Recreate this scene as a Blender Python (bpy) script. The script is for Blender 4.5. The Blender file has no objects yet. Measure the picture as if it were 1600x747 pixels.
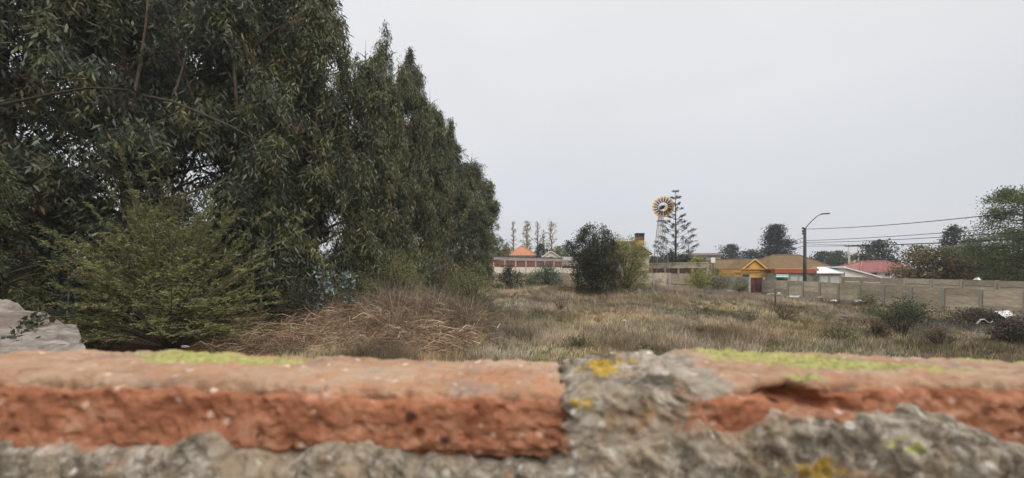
import bpy, math, random
import numpy as np
from math import radians as R, sin, cos, pi
rng = np.random.default_rng(11); random.seed(11)
SC = bpy.context.scene
COL = SC.collection

# ------------------------------------------------------------------ camera, sky, sun, exposure
EYE = 3.0           # eye height above the field (m)
F = 600.0           # focal length in photo pixels (13.5 mm on 36 mm, 1600 px wide)
HZ = 420.0          # photo row of the horizon
cd = bpy.data.cameras.new('camera'); cam = bpy.data.objects.new('camera', cd); COL.objects.link(cam)
cam.location = (0, 0, EYE); cam.rotation_euler = (R(90), 0, 0)
cd.sensor_width = 36; cd.lens = 13.5; cd.shift_y = (HZ - 373.5) / 1600
cd.clip_start = 0.02; cd.clip_end = 8000
cd.dof.use_dof = True; cd.dof.focus_distance = 18; cd.dof.aperture_fstop = 3.7
SC.camera = cam
SUN_EL, SUN_AZ = R(42), R(140)
w = bpy.data.worlds.new('World'); SC.world = w; w.use_nodes = True
nt = w.node_tree; nt.nodes.clear(); N = nt.nodes.new; LK = nt.links.new
out = N('ShaderNodeOutputWorld'); bg = N('ShaderNodeBackground'); bg.inputs[1].default_value = 0.1
sk = N('ShaderNodeTexSky'); sk.sky_type = 'NISHITA'; sk.sun_disc = False
sk.sun_elevation = SUN_EL; sk.sun_rotation = SUN_AZ; sk.air_density = 1.0; sk.dust_density = 3.0
tc = N('ShaderNodeTexCoord'); sep = N('ShaderNodeSeparateXYZ'); LK(tc.outputs['Generated'], sep.inputs[0])
rp = N('ShaderNodeValToRGB'); e = rp.color_ramp.elements          # overcast: paler towards the zenith
e[0].position = 0.0; e[0].color = (.54, .553, .585, 1)
e[1].position = 1.0; e[1].color = (1.75, 1.75, 1.77, 1)
for p_, c_ in ((.18, (.573, .585, .612, 1)), (.42, (.66, .667, .68, 1)), (.58, (.705, .71, .72, 1)), (.72, (1.08, 1.08, 1.1, 1))):
    k = e.new(p_); k.color = c_
LK(sep.outputs[2], rp.inputs[0])
nz = N('ShaderNodeTexNoise'); nz.inputs['Scale'].default_value = 1.6; nz.inputs['Detail'].default_value = 3
mp = N('ShaderNodeMapping'); mp.inputs['Scale'].default_value = (1, 1, 3); LK(tc.outputs['Generated'], mp.inputs[0]); LK(mp.outputs[0], nz.inputs['Vector'])
mr = N('ShaderNodeMapRange'); mr.inputs[3].default_value = 8.2; mr.inputs[4].default_value = 9.9; LK(nz.outputs[0], mr.inputs[0])
vm = N('ShaderNodeVectorMath'); vm.operation = 'SCALE'; LK(rp.outputs[0], vm.inputs[0]); LK(mr.outputs[0], vm.inputs['Scale'])
mx = N('ShaderNodeMix'); mx.data_type = 'RGBA'; mx.inputs[0].default_value = .92
LK(sk.outputs[0], mx.inputs[6]); LK(vm.outputs[0], mx.inputs[7]); LK(mx.outputs[2], bg.inputs[0]); LK(bg.outputs[0], out.inputs[0])
sd = bpy.data.lights.new('sun', 'SUN'); sd.energy = 1.5; sd.angle = R(40); sd.color = (1, .97, .93)
sun = bpy.data.objects.new('sun', sd); COL.objects.link(sun)
sun.rotation_euler = (R(90) - SUN_EL, 0, R(180) - SUN_AZ + R(0)); sun.location = (20, -20, 40)
SC.view_settings.view_transform = 'Standard'; SC.view_settings.look = 'None'
SC.view_settings.exposure = 0.48; SC.view_settings.gamma = 1.0
SC.cycles.max_bounces = 6; SC.cycles.diffuse_bounces = 3; SC.cycles.transparent_max_bounces = 4
SC.cycles.use_denoising = True

# ------------------------------------------------------------------ helpers
def P(px, py, Y):
    return np.array(((px - 800) / F * Y, Y, EYE - (py - HZ) / F * Y))
def PX(px, Y): return (px - 800) / F * Y
def PZ(py, Y): return EYE - (py - HZ) / F * Y
def smooth(a, b, x):
    t = np.clip((np.asarray(x, float) - a) / (b - a), 0, 1); return t * t * (3 - 2 * t)
_T = rng.random(65536)
def vnoise(p):
    p = np.asarray(p, float); i = np.floor(p).astype(np.int64); f = p - i; u = f * f * (3 - 2 * f); r = 0
    for dx in (0, 1):
        for dy in (0, 1):
            for dz in (0, 1):
                h = ((i[:, 0] + dx) * 73856093) ^ ((i[:, 1] + dy) * 19349663) ^ ((i[:, 2] + dz) * 83492791)
                h = (h ^ (h >> 13)) & 65535
                wgt = (u[:, 0] if dx else 1 - u[:, 0]) * (u[:, 1] if dy else 1 - u[:, 1]) * (u[:, 2] if dz else 1 - u[:, 2])
                r = r + wgt * _T[h]
    return r
def fbm(p, o=4, g=.5):
    p = np.asarray(p, float); s = 0; a = 1; t = 0
    for k in range(o):
        s = s + a * vnoise(p * 2 ** k + 17.3 * k); t += a; a *= g
    return s / t                                                    # 0..1
def ground(x, y):
    x = np.asarray(x, float); y = np.asarray(y, float)
    r = 2.1 * smooth(14, 70, y) * (1 - smooth(8, 28, x) * (1 - smooth(60, 140, y)))
    q = np.stack([x * .22, y * .22, np.zeros_like(x)], -1).reshape(-1, 3)
    n = (fbm(q, 3) - .5).reshape(x.shape)
    m = (.75 + .8 * (fbm(np.stack([x * .9, y * .9, np.zeros_like(x) + 5], -1).reshape(-1, 3), 3) - .4).reshape(x.shape)) * np.exp(-(((x + 5.2) / 4.0) ** 2 + ((y - 17.5) / 2.6) ** 2)) + .35 * np.exp(-(((x - 12) / 5.) ** 2 + ((y - 38) / 4.) ** 2))
    return r + n * .5 * smooth(6, 12, y) * (1 - smooth(60, 90, y)) + m
def G(x, y): return float(ground(np.array([x]), np.array([y]))[0])

def tag(o, label=None, cat=None, group=None, kind=None):
    if label: o['label'] = label
    if cat: o['category'] = cat
    if group: o['group'] = group
    if kind: o['kind'] = kind
    return o
def empty(name, loc=(0, 0, 0), rz=0, **kw):
    o = bpy.data.objects.new(name, None); COL.objects.link(o); o.location = tuple(float(v) for v in loc); o.rotation_euler = (0, 0, rz)
    o.empty_display_size = .3
    return tag(o, **kw)
def wl(o):
    v = np.zeros(3)
    while o: v = v + np.array(o.location); o = o.parent
    return v
def link(name, me, mat=None, parent=None, **kw):
    if mat:
        for m in (mat if isinstance(mat, (list, tuple)) else [mat]): me.materials.append(m)
    o = bpy.data.objects.new(name, me); COL.objects.link(o)
    if parent: o.parent = parent
    return tag(o, **kw)
def npmesh(name, V, Fc, col=None, smooth_=False, extra=None):
    V = np.asarray(V, np.float32); Fc = np.asarray(Fc, np.int32); k = Fc.shape[1]
    me = bpy.data.meshes.new(name); me.vertices.add(len(V)); me.vertices.foreach_set('co', V.ravel())
    me.loops.add(Fc.size); me.polygons.add(len(Fc))
    me.loops.foreach_set('vertex_index', Fc.ravel()); me.polygons.foreach_set('loop_start', np.arange(0, Fc.size, k, dtype=np.int32))
    if smooth_: me.polygons.foreach_set('use_smooth', np.ones(len(Fc), bool))
    me.update(calc_edges=True)
    if col is not None:
        a = me.attributes.new('col', 'FLOAT_COLOR', 'POINT'); c = np.ones((len(V), 4), np.float32); c[:, :3] = col; a.data.foreach_set('color', c.ravel())
    for nme, arr in (extra or {}).items():
        a = me.attributes.new(nme, 'FLOAT', 'POINT'); a.data.foreach_set('value', np.asarray(arr, np.float32))
    return me
class MB:
    def __init__(s): s.v = []; s.f = []; s.m = []; s.sm = []
    def add(s, vs, fs, m=0, sm=False):
        n = len(s.v); s.v += [tuple(float(c) for c in p) for p in vs]; s.f += [tuple(n + i for i in f) for f in fs]; s.m += [m] * len(fs); s.sm += [sm] * len(fs); return s
    def box(s, x0, x1, y0, y1, z0, z1, m=0):
        return s.add([(x, y, z) for z in (z0, z1) for y in (y0, y1) for x in (x0, x1)],
                     [(0, 2, 3, 1), (4, 5, 7, 6), (0, 1, 5, 4), (2, 6, 7, 3), (0, 4, 6, 2), (1, 3, 7, 5)], m)
    def prism(s, poly, d, m=0):                                       # polygon (3-D points) pushed by vector d
        n = len(poly); d = np.array(d, float); a = [np.array(p, float) for p in poly]
        return s.add(a + [p + d for p in a], [tuple(range(n))[::-1], tuple(range(n, 2 * n))] + [(i, (i + 1) % n, (i + 1) % n + n, i + n) for i in range(n)], m)
    def tube(s, pts, rad, n=6, m=0, cap=True):
        pts = [np.array(p, float) for p in pts]; rad = rad if hasattr(rad, '__len__') else [rad] * len(pts)
        vs = []; fs = []; prev = None
        for i, p in enumerate(pts):
            t = pts[min(i + 1, len(pts) - 1)] - pts[max(i - 1, 0)]; t = t / (np.linalg.norm(t) + 1e-9)
            if prev is None:
                a = np.array((1, 0, 0)) if abs(t[0]) < .8 else np.array((0, 1, 0)); u = np.cross(t, a)
            else: u = prev - t * (prev @ t)
            u = u / (np.linalg.norm(u) + 1e-9); prev = u; v = np.cross(t, u)
            vs += [p + rad[i] * (u * cos(2 * pi * k / n) + v * sin(2 * pi * k / n)) for k in range(n)]
        for i in range(len(pts) - 1):
            fs += [(i * n + k, i * n + (k + 1) % n, (i + 1) * n + (k + 1) % n, (i + 1) * n + k) for k in range(n)]
        if cap: fs += [tuple(range(n))[::-1], tuple((len(pts) - 1) * n + k for k in range(n))]
        return s.add(vs, fs, m, True)
    def build(s, name, mat, parent=None, local=False, origin=None, **kw):
        V = np.array(s.v, float)
        if parent is not None and not local: V = V - wl(parent)
        if origin is not None: V = V - np.array(origin, float)
        me = bpy.data.meshes.new(name); me.from_pydata(V.tolist(), [], s.f)
        me.polygons.foreach_set('material_index', s.m); me.polygons.foreach_set('use_smooth', s.sm); me.update()
        o = link(name, me, mat, parent, **kw)
        if origin is not None: o.location = tuple(float(c) for c in origin)
        return o
def copy_tree(o, parent=None):
    c = o.copy(); COL.objects.link(c); c.parent = parent
    for ch in list(o.children): copy_tree(ch, c)
    return c

# ------------------------------------------------------------------ materials
def newmat(name):
    m = bpy.data.materials.new(name); m.use_nodes = True; t = m.node_tree
    b = t.nodes['Principled BSDF']; return m, t, b
def nmat(name, c1, c2, scale=6, rough=.9, bump=0, detail=6, c3=None, bscale=None, spec=.2, stretch=(1, 1, 1), metallic=0):
    m, t, b = newmat(name); N = t.nodes.new; L = t.links.new
    tc = N('ShaderNodeTexCoord'); mp = N('ShaderNodeMapping'); mp.inputs['Scale'].default_value = stretch; L(tc.outputs['Object'], mp.inputs[0])
    n = N('ShaderNodeTexNoise'); n.inputs['Scale'].default_value = scale; n.inputs['Detail'].default_value = detail; n.inputs['Roughness'].default_value = .65; L(mp.outputs[0], n.inputs['Vector'])
    r = N('ShaderNodeValToRGB'); r.color_ramp.elements[0].position = .34; r.color_ramp.elements[0].color = (*c1, 1); r.color_ramp.elements[1].position = .66; r.color_ramp.elements[1].color = (*c2, 1)
    L(n.outputs[0], r.inputs[0]); src = r.outputs[0]
    if c3:
        n2 = N('ShaderNodeTexNoise'); n2.inputs['Scale'].default_value = scale * .23; n2.inputs['Detail'].default_value = 4; L(mp.outputs[0], n2.inputs['Vector'])
        r2 = N('ShaderNodeValToRGB'); r2.color_ramp.elements[0].position = .5; r2.color_ramp.elements[1].position = .64; L(n2.outputs[0], r2.inputs[0])
        mx = N('ShaderNodeMix'); mx.data_type = 'RGBA'; L(r2.outputs[0], mx.inputs[0]); L(src, mx.inputs[6]); mx.inputs[7].default_value = (*c3, 1); src = mx.outputs[2]
    L(src, b.inputs['Base Color']); b.inputs['Roughness'].default_value = rough; b.inputs['Specular IOR Level'].default_value = spec; b.inputs['Metallic'].default_value = metallic
    if bump:
        n3 = N('ShaderNodeTexNoise'); n3.inputs['Scale'].default_value = bscale or scale * 3; n3.inputs['Detail'].default_value = 5; L(mp.outputs[0], n3.inputs['Vector'])
        bp = N('ShaderNodeBump'); bp.inputs['Strength'].default_value = bump; bp.inputs['Distance'].default_value = .02; L(n3.outputs[0], bp.inputs['Height']); L(bp.outputs[0], b.inputs['Normal'])
    return m
def vary(m, amt=.3):
    t = m.node_tree; b = t.nodes['Principled BSDF']; src = b.inputs['Base Color'].links[0].from_socket
    oi = t.nodes.new('ShaderNodeObjectInfo'); mr_ = t.nodes.new('ShaderNodeMapRange'); mr_.inputs[3].default_value = 1 - amt; mr_.inputs[4].default_value = 1 + amt * .6; t.links.new(oi.outputs['Random'], mr_.inputs[0])
    v = t.nodes.new('ShaderNodeVectorMath'); v.operation = 'SCALE'; t.links.new(src, v.inputs[0]); t.links.new(mr_.outputs[0], v.inputs['Scale']); t.links.new(v.outputs[0], b.inputs['Base Color'])
def leafmat(name, trans=.35, rough=.42, spec=.5):
    m, t, b = newmat(name); N = t.nodes.new; L = t.links.new
    a = N('ShaderNodeAttribute'); a.attribute_name = 'col'; L(a.outputs['Color'], b.inputs['Base Color'])
    b.inputs['Roughness'].default_value = rough; b.inputs['Specular IOR Level'].default_value = spec
    if trans:
        tr = N('ShaderNodeBsdfTranslucent'); L(a.outputs['Color'], tr.inputs[0]); ms = N('ShaderNodeMixShader'); ms.inputs[0].default_value = trans
        L(b.outputs[0], ms.inputs[1]); L(tr.outputs[0], ms.inputs[2]); L(ms.outputs[0], t.nodes['Material Output'].inputs[0])
    return m
M = {}
M['leaf'] = leafmat('leaf'); M['shrub'] = leafmat('shrub_leaf', .3, .6, .2); M['dry'] = leafmat('dry_plant', .15, .9, .1)
M['bark'] = nmat('bark', (.05, .036, .028), (.17, .125, .095), 9, .9, .5, stretch=(1, 1, .25), c3=(.10, .06, .045))
M['darkbark'] = nmat('dark_bark', (.03, .024, .02), (.07, .055, .045), 14, .9)
M['twig'] = nmat('twig', (.06, .043, .033), (.13, .10, .08), 14, .9)
M['concrete'] = nmat('weathered_concrete', (.40, .335, .24), (.63, .53, .395), 3.5, .95, .6, c3=(.24, .195, .14), bscale=30)
M['concrete2'] = nmat('pale_concrete', (.37, .315, .23), (.58, .495, .375), 3.5, .95, .4, c3=(.22, .19, .145), bscale=30)
vary(M['concrete'], .3); vary(M['concrete2'], .22)
M['post'] = nmat('post_concrete', (.27, .245, .20), (.44, .40, .33), 5, .95, .4, bscale=30)
M['slab'] = nmat('rough_slab', (.10, .082, .07), (.30, .26, .22), 4.5, .95, 1., c3=(.13, .10, .085), bscale=14)
M['white'] = nmat('white_paint', (.62, .62, .60), (.80, .80, .78), 5, .7)
M['paper'] = nmat('white_litter', (.38, .37, .35), (.72, .71, .69), 9, .7)
M['yellow'] = nmat('ochre_yellow_paint', (.55, .34, .085), (.66, .42, .11), 3, .8, c3=(.50, .29, .08))
M['orange'] = nmat('orange_paint', (.52, .23, .08), (.62, .28, .09), 3, .8)
M['redfascia'] = nmat('red_fascia_paint', (.28, .075, .05), (.36, .105, .065), 4, .8)
M['black'] = nmat('black_paint', (.018, .016, .016), (.04, .035, .035), 5, .6)
M['red'] = nmat('red_paint', (.20, .05, .04), (.28, .075, .055), 5, .7)
M['gold'] = nmat('golden_yellow_paint', (.50, .33, .08), (.64, .45, .12), 5, .7)
M['steel'] = nmat('dull_steel', (.16, .16, .165), (.32, .32, .33), 8, .5, metallic=.5)
M['darkpole'] = nmat('dark_pole', (.055, .05, .05), (.10, .095, .09), 4, .8)
M['wire'] = nmat('wire_black', (.03, .03, .032), (.05, .05, .052), 4, .7)
M['tile'] = nmat('orange_roof_tile', (.36, .15, .075), (.55, .26, .14), 4, .85, c3=(.42, .22, .14))
M['brownroof'] = nmat('mossy_brown_roof', (.15, .10, .055), (.24, .15, .08), 2.2, .95, .4, c3=(.17, .13, .05))
M['mossroof'] = nmat('mossy_olive_roof', (.12, .105, .045), (.20, .17, .07), 2.5, .95, .4, c3=(.09, .085, .035))
M['greyroof'] = nmat('grey_corrugated_roof', (.20, .18, .165), (.36, .33, .30), 2, .9, c3=(.30, .25, .23))
M['pinkroof'] = nmat('faded_red_roof', (.27, .115, .11), (.36, .17, .16), 2, .85)
M['whiteroof'] = nmat('white_metal_roof', (.55, .56, .55), (.75, .76, .75), 1.5, .6)
M['rust'] = nmat('rusty_maroon_metal', (.07, .028, .024), (.14, .05, .038), 3, .9, c3=(.13, .07, .05))
M['greywall'] = nmat('grey_green_wall', (.26, .27, .22), (.36, .37, .31), 2, .9, c3=(.2, .21, .17))
M['garage'] = nmat('grey_metal_panel', (.34, .34, .32), (.48, .48, .46), 2, .8)
M['green'] = nmat('green_awning', (.03, .17, .13), (.05, .25, .19), 4, .8)
M['glass'] = nmat('dark_glass', (.03, .035, .035), (.07, .075, .075), 2, .2, spec=.5)
M['cream'] = nmat('cream_wall', (.50, .45, .36), (.62, .57, .47), 2, .9)
M['dirt'] = nmat('terrace_dirt', (.10, .08, .06), (.18, .15, .11), 5, .95, .4)
def brickwall_mat():
    m, t, b = newmat('red_brickwork'); N = t.nodes.new; L = t.links.new
    tc = N('ShaderNodeTexCoord'); mp = N('ShaderNodeMapping'); mp.inputs['Rotation'].default_value = (R(90), 0, 0); L(tc.outputs['Object'], mp.inputs[0])
    k = N('ShaderNodeTexBrick'); k.inputs['Scale'].default_value = 2.4; k.inputs['Color1'].default_value = (.20, .062, .045, 1); k.inputs['Color2'].default_value = (.13, .042, .034, 1); k.inputs['Mortar'].default_value = (.16, .11, .09, 1)
    L(mp.outputs[0], k.inputs[0]); L(k.outputs[0], b.inputs['Base Color']); b.inputs['Roughness'].default_value = .9; return m
M['brickwork'] = brickwall_mat()

# near wall: brick and mortar materials (dust, moss and lichen come from painted masks with their own shapes)
def wall_mat(name, kind):
    m, t, b = newmat(name); N = t.nodes.new; L = t.links.new
    tc = N('ShaderNodeTexCoord')
    def noise(scale, det=8, rgh=.65, dist=0, st=None):
        n = N('ShaderNodeTexNoise'); n.inputs['Scale'].default_value = scale; n.inputs['Detail'].default_value = det; n.inputs['Roughness'].default_value = rgh; n.inputs['Distortion'].default_value = dist
        if st:
            mp = N('ShaderNodeMapping'); mp.inputs['Scale'].default_value = st; L(tc.outputs['Object'], mp.inputs[0]); L(mp.outputs[0], n.inputs['Vector'])
        else: L(tc.outputs['Object'], n.inputs['Vector'])
        return n.outputs[0]
    def ramp(src, *els):
        r = N('ShaderNodeValToRGB'); e = r.color_ramp.elements
        e[0].position, e[0].color = els[0][0], (*els[0][1], 1); e[1].position, e[1].color = els[-1][0], (*els[-1][1], 1)
        for p, c in els[1:-1]: k = e.new(p); k.color = (*c, 1)
        L(src, r.inputs[0]); return r.outputs[0]
    def mix(f, a, c):
        x = N('ShaderNodeMix'); x.data_type = 'RGBA'; x.clamp_factor = True
        L(f, x.inputs[0])
        for s, i in ((a, 6), (c, 7)):
            if isinstance(s, tuple): x.inputs[i].default_value = (*s, 1)
            else: L(s, x.inputs[i])
        return x.outputs[2]
    def mask(src, lo, hi): return ramp(src, (lo, (0, 0, 0)), (hi, (1, 1, 1)))
    def attr(n): a = N('ShaderNodeAttribute'); a.attribute_name = n; return a.outputs['Fac']
    def mth(op, a, c):
        x = N('ShaderNodeMath'); x.operation = op
        for s, i in ((a, 0), (c, 1)):
            if isinstance(s, (int, float)): x.inputs[i].default_value = s
            else: L(s, x.inputs[i])
        return x.outputs[0]
    vo = N('ShaderNodeTexVoronoi'); vo.inputs['Scale'].default_value = 75; L(tc.outputs['Object'], vo.inputs['Vector'])
    sel = mask(vo.outputs['Color'], .72, .76); spot = mth('MULTIPLY', mask(vo.outputs['Distance'], .36, .22) if False else ramp(vo.outputs['Distance'], (.18, (1, 1, 1)), (.36, (0, 0, 0))), sel)
    fine = noise(140, 6, .7)
    if kind == 'brick':
        face = ramp(noise(38, 9, .72, .4, (.6, 1, 1.3)), (.27, (.11, .042, .024)), (.42, (.28, .108, .057)), (.54, (.39, .165, .09)), (.70, (.57, .32, .205)))
        face = mix(mth('MULTIPLY', mask(noise(14, 8, .75), .52, .64), .7), face, (.46, .235, .145)); face = mix(mth('MULTIPLY', mask(noise(33, 8, .8), .57, .66), .7), face, (.16, .06, .035))
        top = ramp(noise(24, 9, .7, .3, (.5, 1, 1)), (.28, (.20, .115, .07)), (.44, (.38, .23, .145)), (.58, (.45, .31, .21)), (.74, (.38, .32, .25)))
        top = mix(mask(noise(15, 6, .6, .6), .56, .68), top, (.27, .22, .19))
        top = mix(mth('MULTIPLY', mask(noise(11, 8, .75, .5), .5, .64), .8), top, (.44, .20, .105)); top = mix(mth('MULTIPLY', mask(noise(60, 8, .8), .56, .66), .6), top, (.15, .11, .08))
        tm = mask(mth('ADD', attr('top'), mth('MULTIPLY', mth('SUBTRACT', noise(36, 9, .75), .5), 1.7)), .25, .75)
        sm = mask(mth('ADD', attr('smear'), mth('MULTIPLY', mth('SUBTRACT', noise(50, 7, .7), .5), 1.1)), .38, .6)
        c = mix(tm, face, top); c = mix(sm, c, ramp(noise(55, 8, .75), (.3, (.17, .14, .10)), (.5, (.34, .29, .225)), (.7, (.46, .41, .34)))); c = mix(spot, c, (.66, .47, .36))
        vd = N('ShaderNodeTexVoronoi'); vd.inputs['Scale'].default_value = 48; L(tc.outputs['Object'], vd.inputs['Vector']); pit = mth('MULTIPLY', ramp(vd.outputs['Distance'], (.16, (1, 1, 1)), (.34, (0, 0, 0))), mask(vd.outputs['Color'], .66, .72)); c = mix(mth('MULTIPLY', pit, mth('SUBTRACT', 1, tm)), c, (.075, .03, .02))
    else:
        c = ramp(noise(30, 10, .8, .5), (.30, (.03, .024, .017)), (.41, (.13, .106, .078)), (.51, (.32, .275, .215)), (.64, (.60, .55, .47)))
        c = mix(mth('MULTIPLY', mask(noise(12, 6, .7), .46, .62), .75), c, (.36, .27, .175)); c = mix(mth('MULTIPLY', mask(noise(16, 9, .78, .5), .51, .63), .85), c, (.045, .036, .022)); c = mix(mth('MULTIPLY', mask(noise(26, 8, .75, .8), .60, .66), .8), c, (.60, .57, .50))
        c = mix(mth('MULTIPLY', mask(noise(15.5, 8, .75, .6), .56, .66), .75), c, (.38, .20, .11)); dm_ = mask(mth('ADD', attr('smear'), mth('MULTIPLY', mth('SUBTRACT', noise(42, 9, .78), .5), 1.8)), .45, .7); c = mix(dm_, c, ramp(noise(40, 8, .75), (.3, (.24, .10, .055)), (.6, (.44, .22, .13)))); c = mix(spot, c, (.66, .62, .54))
    lm = mask(mth('ADD', attr('moss'), mth('MULTIPLY', mth('SUBTRACT', noise(60, 7, .7), .5), 1.6)), .44, .60)
    c = mix(lm, c, ramp(fine, (.3, (.19, .175, .07)), (.5, (.35, .335, .115)), (.7, (.50, .47, .20))))
    ym = mask(mth('ADD', attr('lichen'), mth('MULTIPLY', mth('SUBTRACT', noise(48, 7, .75), .5), 3.0)), .5, .7)
    c = mix(ym, c, ramp(fine, (.3, (.16, .10, .025)), (.5, (.40, .255, .04)), (.7, (.55, .42, .15))))
    L(c, b.inputs['Base Color']); b.inputs['Roughness'].default_value = .95; b.inputs['Specular IOR Level'].default_value = .1
    bp = N('ShaderNodeBump'); bp.inputs['Strength'].default_value = .9; bp.inputs['Distance'].default_value = .004; L(noise(110, 8, .75), bp.inputs['Height']); L(bp.outputs[0], b.inputs['Normal'])
    return m
M['brick'] = wall_mat('old_red_brick', 'brick'); M['mortar'] = wall_mat('lichened_mortar', 'mortar')

# ------------------------------------------------------------------ ground
def axis(near0, near1, step, far): 
    a = list(np.arange(near0, near1 + 1e-6, step)); s = step; x = near1
    while x < far: s *= 1.35; x += s; a.append(x)
    return a
xs = axis(-24, 40, .5, 4000); sneg = .5; x = -24; neg = []
while x > -4000: sneg *= 1.35; x -= sneg; neg.append(x)
xs = np.array(neg[::-1] + xs); ys = np.array([-4000, -1000, -200, -60, -20, -8, -3, 0] + axis(1, 82, .5, 4000))
XX, YY = np.meshgrid(xs, ys); ZZ = ground(XX, YY)
nx, ny = len(xs), len(ys); idx = np.arange(nx * ny).reshape(ny, nx)
Fq = np.stack([idx[:-1, :-1], idx[:-1, 1:], idx[1:, 1:], idx[1:, :-1]], -1).reshape(-1, 4)
V = np.stack([XX, YY, ZZ], -1).reshape(-1, 3)
def lit_mask(x, y):        # rust-coloured leaf litter below the gum trees
    n = fbm(np.stack([x * .5, y * .5, x * 0], -1), 3)
    return np.clip(smooth(-22, -17, x) * smooth(-.3, -3.5, x + (y - 15) * .12) * smooth(12.0, 14., y) * (1 - smooth(24, 30, y)) * (.35 + 1.1 * n), 0, 1)
def dirt_mask(x, y):
    n = fbm(np.stack([x * .35 + 9, y * .35, x * 0], -1), 3); return smooth(.56, .66, n)
lm = lit_mask(V[:, 0], V[:, 1])[:, None]; dm = dirt_mask(V[:, 0], V[:, 1])[:, None]
nn = fbm(np.stack([V[:, 0] * .6, V[:, 1] * .6, V[:, 0] * 0], -1), 4)[:, None]
gc = np.array((.17, .13, .09)) * (1 - nn) * 1.2 + np.array((.115, .115, .055)) * nn
gc = gc * (1 - dm) + dm * np.array((.25, .185, .115)); gc = gc * (1 - lm) + lm * np.array((.26, .145, .065))
def ground_mat():
    m, t, b = newmat('dry_field_soil'); N = t.nodes.new; L = t.links.new
    a = N('ShaderNodeAttribute'); a.attribute_name = 'col'; tc = N('ShaderNodeTexCoord')
    n = N('ShaderNodeTexNoise'); n.inputs['Scale'].default_value = 5; n.inputs['Detail'].default_value = 8; n.inputs['Roughness'].default_value = .7; L(tc.outputs['Object'], n.inputs['Vector'])
    r = N('ShaderNodeMapRange'); r.inputs[1].default_value = .3; r.inputs[2].default_value = .7; r.inputs[3].default_value = .5; r.inputs[4].default_value = 1.5; L(n.outputs[0], r.inputs[0])
    v = N('ShaderNodeVectorMath'); v.operation = 'SCALE'; L(a.outputs['Color'], v.inputs[0]); L(r.outputs[0], v.inputs['Scale']); L(v.outputs[0], b.inputs['Base Color'])
    b.inputs['Roughness'].default_value = 1; b.inputs['Specular IOR Level'].default_value = .05
    bp = N('ShaderNodeBump'); bp.inputs['Distance'].default_value = .06; bp.inputs['Strength'].default_value = .8; L(n.outputs[0], bp.inputs['Height']); L(bp.outputs[0], b.inputs['Normal'])
    return m
link('ground', npmesh('ground', V, Fq, gc, True), ground_mat(), kind='structure')
MB().box(-7, 7, -7, .30, -.4, 1.35).build('terrace', M['dirt'], kind='structure')

# ------------------------------------------------------------------ near brick wall
DF, DB = .34, .474
def rough_box(x0, x1, y0, y1, z0, z1, res, r, amp, freq, shape=None, seed=0, amp2=0, chip=0):
    dims = [(x0, x1), (y0, y1), (z0, z1)]; n = [max(2, int(round((b - a) / res))) for a, b in dims]
    lin = [np.linspace(a, b, k + 1) for (a, b), k in zip(dims, n)]; Vs = []; Fs = []; off = 0
    for ax in range(3):
        u, v = [(1, 2), (2, 0), (0, 1)][ax]
        A, B = np.meshgrid(lin[u], lin[v], indexing='ij'); ii = np.arange(A.size).reshape(A.shape)
        q = np.stack([ii[:-1, :-1], ii[1:, :-1], ii[1:, 1:], ii[:-1, 1:]], -1).reshape(-1, 4)
        for side in (0, 1):
            p = np.zeros((A.size, 3)); p[:, u] = A.ravel(); p[:, v] = B.ravel(); p[:, ax] = dims[ax][side]
            Vs.append(p); Fs.append((q if side else q[:, ::-1]) + off); off += len(p)
    V = np.concatenate(Vs); Fq = np.concatenate(Fs)
    key = np.round(V * 1e5).astype(np.int64); _, first, inv = np.unique(key, axis=0, return_index=True, return_inverse=True)
    V = V[first]; Fq = inv.reshape(-1)[Fq]
    lo = np.array([d[0] + r for d in dims]); hi = np.array([d[1] - r for d in dims]); c = np.clip(V, lo, hi)
    d = V - c; nrm = d / (np.linalg.norm(d, axis=1)[:, None] + 1e-9); Q = c + nrm * r
    Q = Q + nrm * ((fbm(Q * freq + seed, 5, .55) - .5) * 2 * amp)[:, None]
    if amp2: Q = Q + nrm * ((fbm(Q * freq * 4.5 + seed + 40, 4, .6) - .5) * 2 * amp2)[:, None]
    if chip:
        edge = np.clip((1 - np.abs(nrm).max(1)) / .25, 0, 1); Q = Q - nrm * (edge * np.clip(fbm(Q * 34 + seed + 90, 4, .6) - .38, 0, 1) * chip * 3.2)[:, None]
        Q = Q - nrm * (np.clip(fbm(Q * 95 + seed + 20, 3, .55) - .56, 0, 1) * chip * 1.6)[:, None]
    return Q, Fq, nrm
prof_x = np.array([-200, 0, 250, 400, 600, 870, 920, 1000, 1060, 1100, 1180, 1290, 1400, 1500, 1600, 1800])
prof_b = np.array([545, 546, 545, 550, 557, 560, 566, 552, 541, 543, 547, 551, 556, 562, 567, 572])
prof_f = np.array([588, 590, 594, 600, 610, 618, 620, 622, 618, 613, 607, 600, 596, 594, 597, 600])
def top_z(x, y):
    zf = -(np.interp(x * F / DF + 800, prof_x, prof_f) - HZ) / F * DF; zb = -(np.interp(x * F / DB + 800, prof_x, prof_b) - HZ) / F * DB
    t = np.clip((y - DF) / (DB - DF), 0, 1); return EYE + zf * (1 - t) + zb * t
def moss_mask(x, y, z):
    m = np.zeros(len(x))
    # (px, depth fraction, half length, half depth)
    for px, d, sx, sy in ((300, .435, .085, .030), (420, .43, .05, .022), (1140, .45, .05, .02), (1215, .43, .09, .03), (1330, .40, .10, .022), (1420, .385, .08, .014), (1560, .462, .09, .012), (1255, .362, .025, .012), (1000, .47, .02, .01)):
        cx = (px - 800) / F * d
        m = np.maximum(m, np.exp(-(((x - cx) / sx) ** 2 + ((y - d) / sy) ** 2)))
    return m
root = empty('brick_wall', (0, .4, 0), label='old red brick wall with mossy top running across the near foreground', cat='brick wall')
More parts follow.
